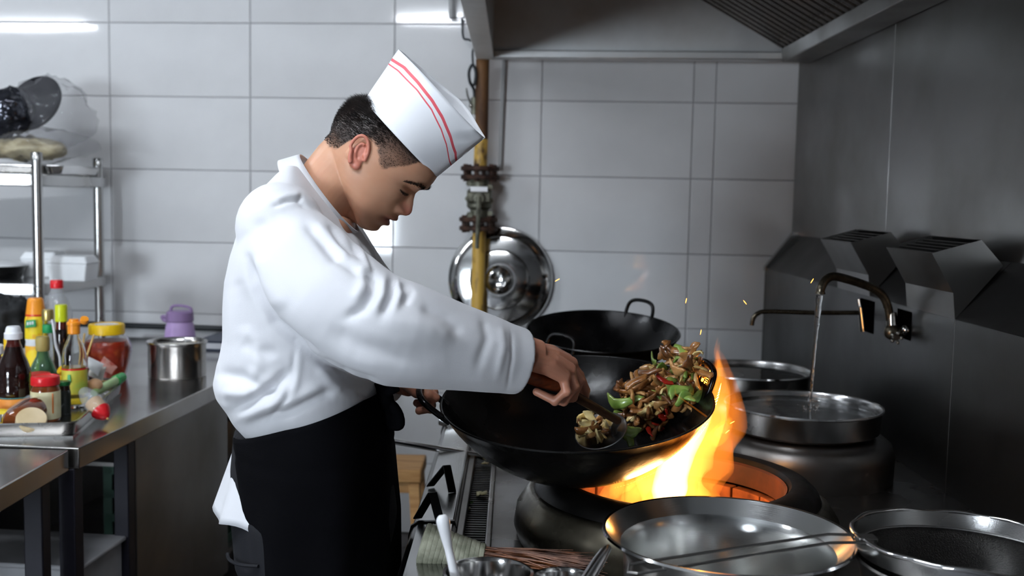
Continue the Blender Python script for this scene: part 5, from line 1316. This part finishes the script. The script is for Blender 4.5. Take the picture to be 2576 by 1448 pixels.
# ------------------------------------------------------------------ ladle in the cook's hand
M_GRIP = mat('worn_wood_grip', srgb(150,74,38), .45, 0, srgb(96,44,24), 10, (1,8,8), bump=.1)
M_SHAFT = mat('dark_ladle_shaft', srgb(92,62,44), .4, .3, srgb(58,40,30), 14)
lg = thing('wok_ladle', 'wooden-gripped wok ladle in the cook’s right hand'.replace('’', "'"), 'ladle', at(1500,1085,1.88))
h0, h1, h2 = at(1306,937,1.702), at(1395,966,1.748), at(1555,1058,1.862)
MB().tube([h0, h0.lerp(h1,.05), h0.lerp(h1,.5), h1, h1.lerp(h2,.12)], [.008,.0125,.0135,.0125,.0105], 16).build('wooden_grip', M_GRIP, lg)
MB().tube([h1.lerp(h2,.1), h1.lerp(h2,.5), h2], [.0095,.0088,.0075], 12).build('shaft', M_SHAFT, lg)
lc_ = at(1512,1082,1.875); LMx = frame(lc_, (-.3,-.42,.8), (1,0,0))
MB().tube([h2, h2.lerp(lc_+Vector((.02,0,.0)), .6), lc_+Vector((.025,.01,-.008))], [.007,.006,.006], 10).build('neck', M_STEELD, lg)
MB().lathe([(.0,-.026),(.028,-.019),(.050,0),(.0485,.001),(.027,-.017),(.0,-.024)], n=40, M=LMx, caps=False).build('ladle_bowl', M_STEEL, lg)

# ------------------------------------------------------------------ the stir-fry
M_MEAT = [mat('glazed_meat', srgb(176,120,66), .28, 0, srgb(118,72,34), 60, coat=.5, bump=.3, bscale=120), mat('glazed_meat_dark', srgb(128,80,42), .28, 0, srgb(78,46,24), 60, coat=.5, bump=.3, bscale=120), mat('glazed_meat_light', srgb(206,158,100), .28, 0, srgb(160,110,60), 60, coat=.5, bump=.3, bscale=120)]
M_GREEN = mat('green_pepper', srgb(150,168,84), .28, 0, srgb(104,138,56), 30, coat=.4); M_REDP = mat('red_pepper', srgb(176,40,24), .22, 0, srgb(130,24,16), 30, coat=.4)
M_ONION = mat('cooked_onion', srgb(228,208,150), .28, 0, srgb(200,164,92), 40, coat=.4)
Wi = WOKM.inverted(); Rs_ = (WR*WR+WDp*WDp)/(2*WDp); wcen = WOKM @ Vector((0,0,Rs_-WDp))
def wok_hit(px, py):
    d = ray(px, py).normalized(); o = Vector((0,0,EYE)) - wcen; b = o.dot(d); c = o.dot(o) - (Rs_-.006)**2; q = b*b-c
    if q <= 0: return None
    return Vector((0,0,EYE)) + d*(-b+math.sqrt(q))
def strip_mesh(L, w, t, curl, seed):
    rn = random.Random(seed); rings = []; n = 7
    for i in range(n):
        k = i/(n-1)-.5; a = curl*k; p = Vector((L*math.sin(a*1.2)/(1.2*curl) if abs(curl) > .05 else L*k, .15*L*math.sin(k*5+seed), L*.5*(1-math.cos(a*1.2))/max(.2,abs(curl))))
        ww = w*(1-.75*abs(2*k)**2.5)*(1+.25*rn.uniform(-1,1)); tt = t*(1-.5*abs(2*k)**3)
        tw = k*rn.uniform(-1,1)*1.2
        rings.append([p + Vector((0, ww/2*math.cos(q)*math.cos(tw)-tt/2*math.sin(q)*math.sin(tw), tt/2*math.sin(q)*math.cos(tw)+ww/2*math.cos(q)*math.sin(tw))) for q in np.linspace(0, 2*PI, 9)[:-1]])
    return MB().loft(rings).mesh('food_piece')
VAR = {'meat': [strip_mesh(.042,.018,.008,rng.uniform(.3,1.6),k) for k in range(9)], 'green': [strip_mesh(.045,.020,.006,rng.uniform(.2,.9),k+20) for k in range(4)],
       'red': [strip_mesh(.038,.018,.006,rng.uniform(.3,1.5),k+30) for k in range(3)], 'onion': [strip_mesh(.045,.018,.005,rng.uniform(1,2.6),k+40) for k in range(4)]}
for k, l in VAR.items():
    for i, m_ in enumerate(l):
        for p in m_.polygons: p.use_smooth = True
        m_.materials.append({'meat': M_MEAT[i % 3], 'green': M_GREEN, 'red': M_REDP, 'onion': M_ONION}[k])
NAMES = {'meat': ('meat_strip', 'glossy brown meat strip tossed in the tilted wok', 'meat', 'meat strips in the wok'), 'green': ('green_pepper_slice', 'green pepper slice among the meat in the wok', 'vegetable', 'green pepper slices in the wok'),
         'red': ('red_pepper_slice', 'red pepper slice among the meat in the wok', 'vegetable', 'red pepper slices in the wok'), 'onion': ('onion_slice', 'pale golden onion slice in the wok', 'vegetable', 'onion slices in the wok')}
def piece(kind, p, sc=1., rot=None):
    o = bpy.data.objects.new(NAMES[kind][0], random.choice(VAR[kind])); COL.objects.link(o)
    o.location = p; o.rotation_euler = rot or (random.uniform(0,6.28), random.uniform(-.7,.7), random.uniform(0,6.28)); o.scale = (sc*random.uniform(.85,1.2),)*3
    lb = NAMES[kind][1]
    if kind == 'meat': lb = {'glazed_meat': 'glossy mid-brown meat strip tossed in the tilted wok', 'glazed_meat_dark': 'dark brown meat strip tossed in the tilted wok', 'glazed_meat_light': 'light tan meat strip tossed in the tilted wok'}[o.data.materials[0].name]
    tag(o, lb, NAMES[kind][2], NAMES[kind][3]); return o
def inside(px, py, poly):
    c = False; n = len(poly)
    for i in range(n):
        x0, y0 = poly[i]; x1, y1 = poly[(i+1) % n]
        if (y0 > py) != (y1 > py) and px < (x1-x0)*(py-y0)/(y1-y0)+x0: c = not c
    return c
heap = [(1550,1000),(1600,985),(1650,930),(1700,905),(1760,930),(1780,965),(1745,1010),(1690,1060),(1640,1095),(1580,1100),(1555,1060)]
n = 0
while n < 210:
    px, py = random.uniform(1540,1790), random.uniform(895,1110)
    if not inside(px, py, heap): continue
    p = wok_hit(px, py)
    if p is None: continue
    q = WOKM.inverted() @ p
    if q.z > .02 or q.xy.length > WR: p = at(px, py, 1.93)
    lift = random.random()**1.4*.055
    p = p + wn*lift + Vector((random.gauss(0,.004), -lift*.5, 0))
    r = random.random()
    # sliced greens gather in the upper half, reds at the bottom right and top
    k = 'meat'
    if (1690 < px < 1765 and 935 < py < 1010 and r < .55) or r < .05: k = 'green'
    elif (px > 1640 and py > 1050 and r < .45) or (px < 1690 and py < 950 and r < .25): k = 'red'
    elif r > .86: k = 'onion'
    piece(k, p, 1.0); n += 1
for px, py, k in ((1600,958,'meat'),(1632,935,'meat'),(1652,948,'meat'),(1668,952,'red'),(1690,968,'green'),(1705,985,'green'),(1722,1000,'green'),(1735,992,'green'),(1748,918,'meat'),(1762,925,'onion'),(1775,940,'meat'),(1728,915,'meat'),(1700,925,'meat'),(1712,940,'onion'),(1575,1078,'green'),(1585,1092,'green'),(1555,1008,'green')):
    piece(k, at(px, py, 1.90+random.uniform(-.03,.05)), 1.15)
for k in range(26):      # heap carried in the ladle
    a = random.uniform(0, 6.28); r = .034*math.sqrt(random.random())
    o = piece('onion' if random.random() < .7 else 'meat', lc_ + Vector((r*math.cos(a)-.014, r*math.sin(a), random.uniform(-.008,.018))), 1.0)
    o['label'] = 'pale onion slice heaped in the ladle bowl' if o.name.startswith('onion') else 'brown meat strip heaped in the ladle bowl'

# ------------------------------------------------------------------ the fire
def glow(name, color, strength):
    m = bpy.data.materials.new(name); m.use_nodes = True; nt = m.node_tree; nt.nodes.clear()
    out = nd(nt, 'ShaderNodeOutputMaterial'); e = nd(nt, 'ShaderNodeEmission'); e.inputs['Color'].default_value = color; e.inputs['Strength'].default_value = strength
    nt.links.new(e.outputs['Emission'], out.inputs['Volume']); return m
G_CORE = glow('flame_white', (1,.80,.42,1), 60.); G_BODY = glow('flame_yellow', (1,.42,.055,1), 23.); G_OUT = glow('flame_orange', (1,.24,.02,1), 11.); G_LICK = glow('flame_lick', (1,.27,.02,1), 34.)
fl_ = thing('flame', 'bright orange gas flame leaping from the burner past the wok', 'flame', (BUR[0],BUR[1],.79))
def tongue(name, pl, mm, seed, flat_=.8, wob=.22, n=28):
    """closed flickering tongue through (px, py, Y, radius in px)"""
    P = spline([at(x,y,Y) for x, y, Y, r in pl], 7); R = np.interp(np.linspace(0,len(pl)-1,len(P)), range(len(pl)), [r*Y/F_PX for x,y,Y,r in pl])
    rings = []
    for i, p in enumerate(P):
        t = (P[min(i+1,len(P)-1)]-P[max(i-1,0)]).normalized(); b = Vector((0,1,0)); a = b.cross(t).normalized(); b = t.cross(a).normalized()
        ring = []
        for k in range(n):
            q = 2*PI*k/n; s = 1+wob*noise.noise(Vector((math.cos(q)*1.3+seed, math.sin(q)*1.3, i*.16+seed)))*1.6
            v = p + (a*math.cos(q)+b*flat_*math.sin(q))*R[i]*s
            dv = v-wcen; lv = (Wi @ v)
            if dv.length < Rs_+.007 and lv.z < .03: v = wcen + dv.normalized()*(Rs_+.007)     # the fire goes round the wok
            ring.append(v)
        rings.append(ring)
    return MB().loft(rings).build(name, mm, fl_, smooth=180)
tongue('flame_core', [(1682,1275,1.90,30),(1684,1240,1.90,44),(1692,1190,1.91,42),(1716,1140,1.92,36),(1748,1090,1.93,26),(1780,1040,1.93,12),(1798,1000,1.93,1)], G_CORE, 1., .8, .12)
tongue('flame_body', [(1680,1280,1.90,60),(1684,1240,1.90,92),(1695,1190,1.91,86),(1726,1135,1.92,76),(1764,1085,1.93,60),(1794,1035,1.94,42),(1812,975,1.94,24),(1808,905,1.94,3)], G_BODY, 5., .8, .2)
tongue('flame_outer', [(1680,1290,1.92,95),(1685,1240,1.92,150),(1708,1180,1.93,124),(1756,1120,1.94,108),(1792,1070,1.95,86),(1814,1010,1.96,58),(1816,950,1.96,32),(1808,880,1.96,3)], G_OUT, 9., .8, .24)
tongue('flame_edge', [(1540,1208,1.80,5),(1590,1190,1.80,14),(1640,1168,1.80,20),(1690,1135,1.81,22),(1738,1092,1.83,19),(1776,1040,1.86,14),(1800,985,1.89,6),(1806,960,1.9,1)], G_BODY, 12., .8, .2)
LK = [[(1796,980,1.93,9),(1801,945,1.93,12),(1806,910,1.93,9),(1801,880,1.93,5),(1806,848,1.93,1)], [(1812,960,1.96,6),(1812,925,1.96,8),(1806,890,1.96,5),(1810,858,1.96,1)], [(1722,905,1.98,4),(1726,888,1.98,7),(1732,878,1.98,4),(1738,872,1.98,1)],
      [(1700,1055,1.82,2),(1702,1030,1.82,6),(1700,1000,1.82,4),(1698,972,1.82,1)], [(1820,1090,1.97,10),(1826,1060,1.97,14),(1820,1030,1.97,10),(1822,1000,1.97,2)], [(1790,1110,1.97,20),(1815,1085,1.98,22),(1832,1062,1.98,12),(1840,1050,1.98,2)],
      [(1745,950,1.97,5),(1752,930,1.97,9),(1760,912,1.97,6),(1768,896,1.97,1)], [(1772,985,1.96,6),(1768,955,1.96,9),(1776,930,1.96,6),(1774,908,1.96,1)], [(1520,1262,1.88,16),(1540,1235,1.88,26),(1575,1215,1.89,22),(1620,1200,1.9,4)], [(1590,1272,1.86,20),(1600,1240,1.86,34),(1630,1210,1.87,26),(1660,1180,1.88,3)]]
for i, l in enumerate(LK): tongue('flame_lick', l, G_LICK if i not in (8,9) else G_BODY, 20.+i*3, .8, .3, 16)
def flame_light(name, p, e, r):
    d = bpy.data.lights.new(name, 'POINT'); d.energy = e; d.color = (1,.50,.16); d.shadow_soft_size = r
    o = bpy.data.objects.new(name, d); COL.objects.link(o); o.location = p; adopt(o, fl_)
flame_light('fire_light', (BUR[0]-.03, BUR[1]-.02, .835), 3.0, .05)
flame_light('fire_light', at(1760,1085,1.95), 1.2, .04)
# flying embers
M_EMB = mat('ember', srgb(255,140,30), .5, emit=(1,.32,.04,1), estr=9.)
for px, py, a in ((1763,835,80),(1758,905,70),(2043,706,60),(1874,760,-50),(1402,704,30),(1830,1085,40),(1842,1062,30),(1726,756,80)):
    c = at(px, py, 1.97); d = Vector((math.cos(math.radians(a)),0,math.sin(math.radians(a))))*.005
    o = MB().tube([c-d, c-d*.3, c+d*.5, c+d], [.0002,.0007,.0006,.0002], 6).build('ember', M_EMB, None); tag(o, 'tiny glowing ember flying up from the flame', 'ember', 'embers above the flame')
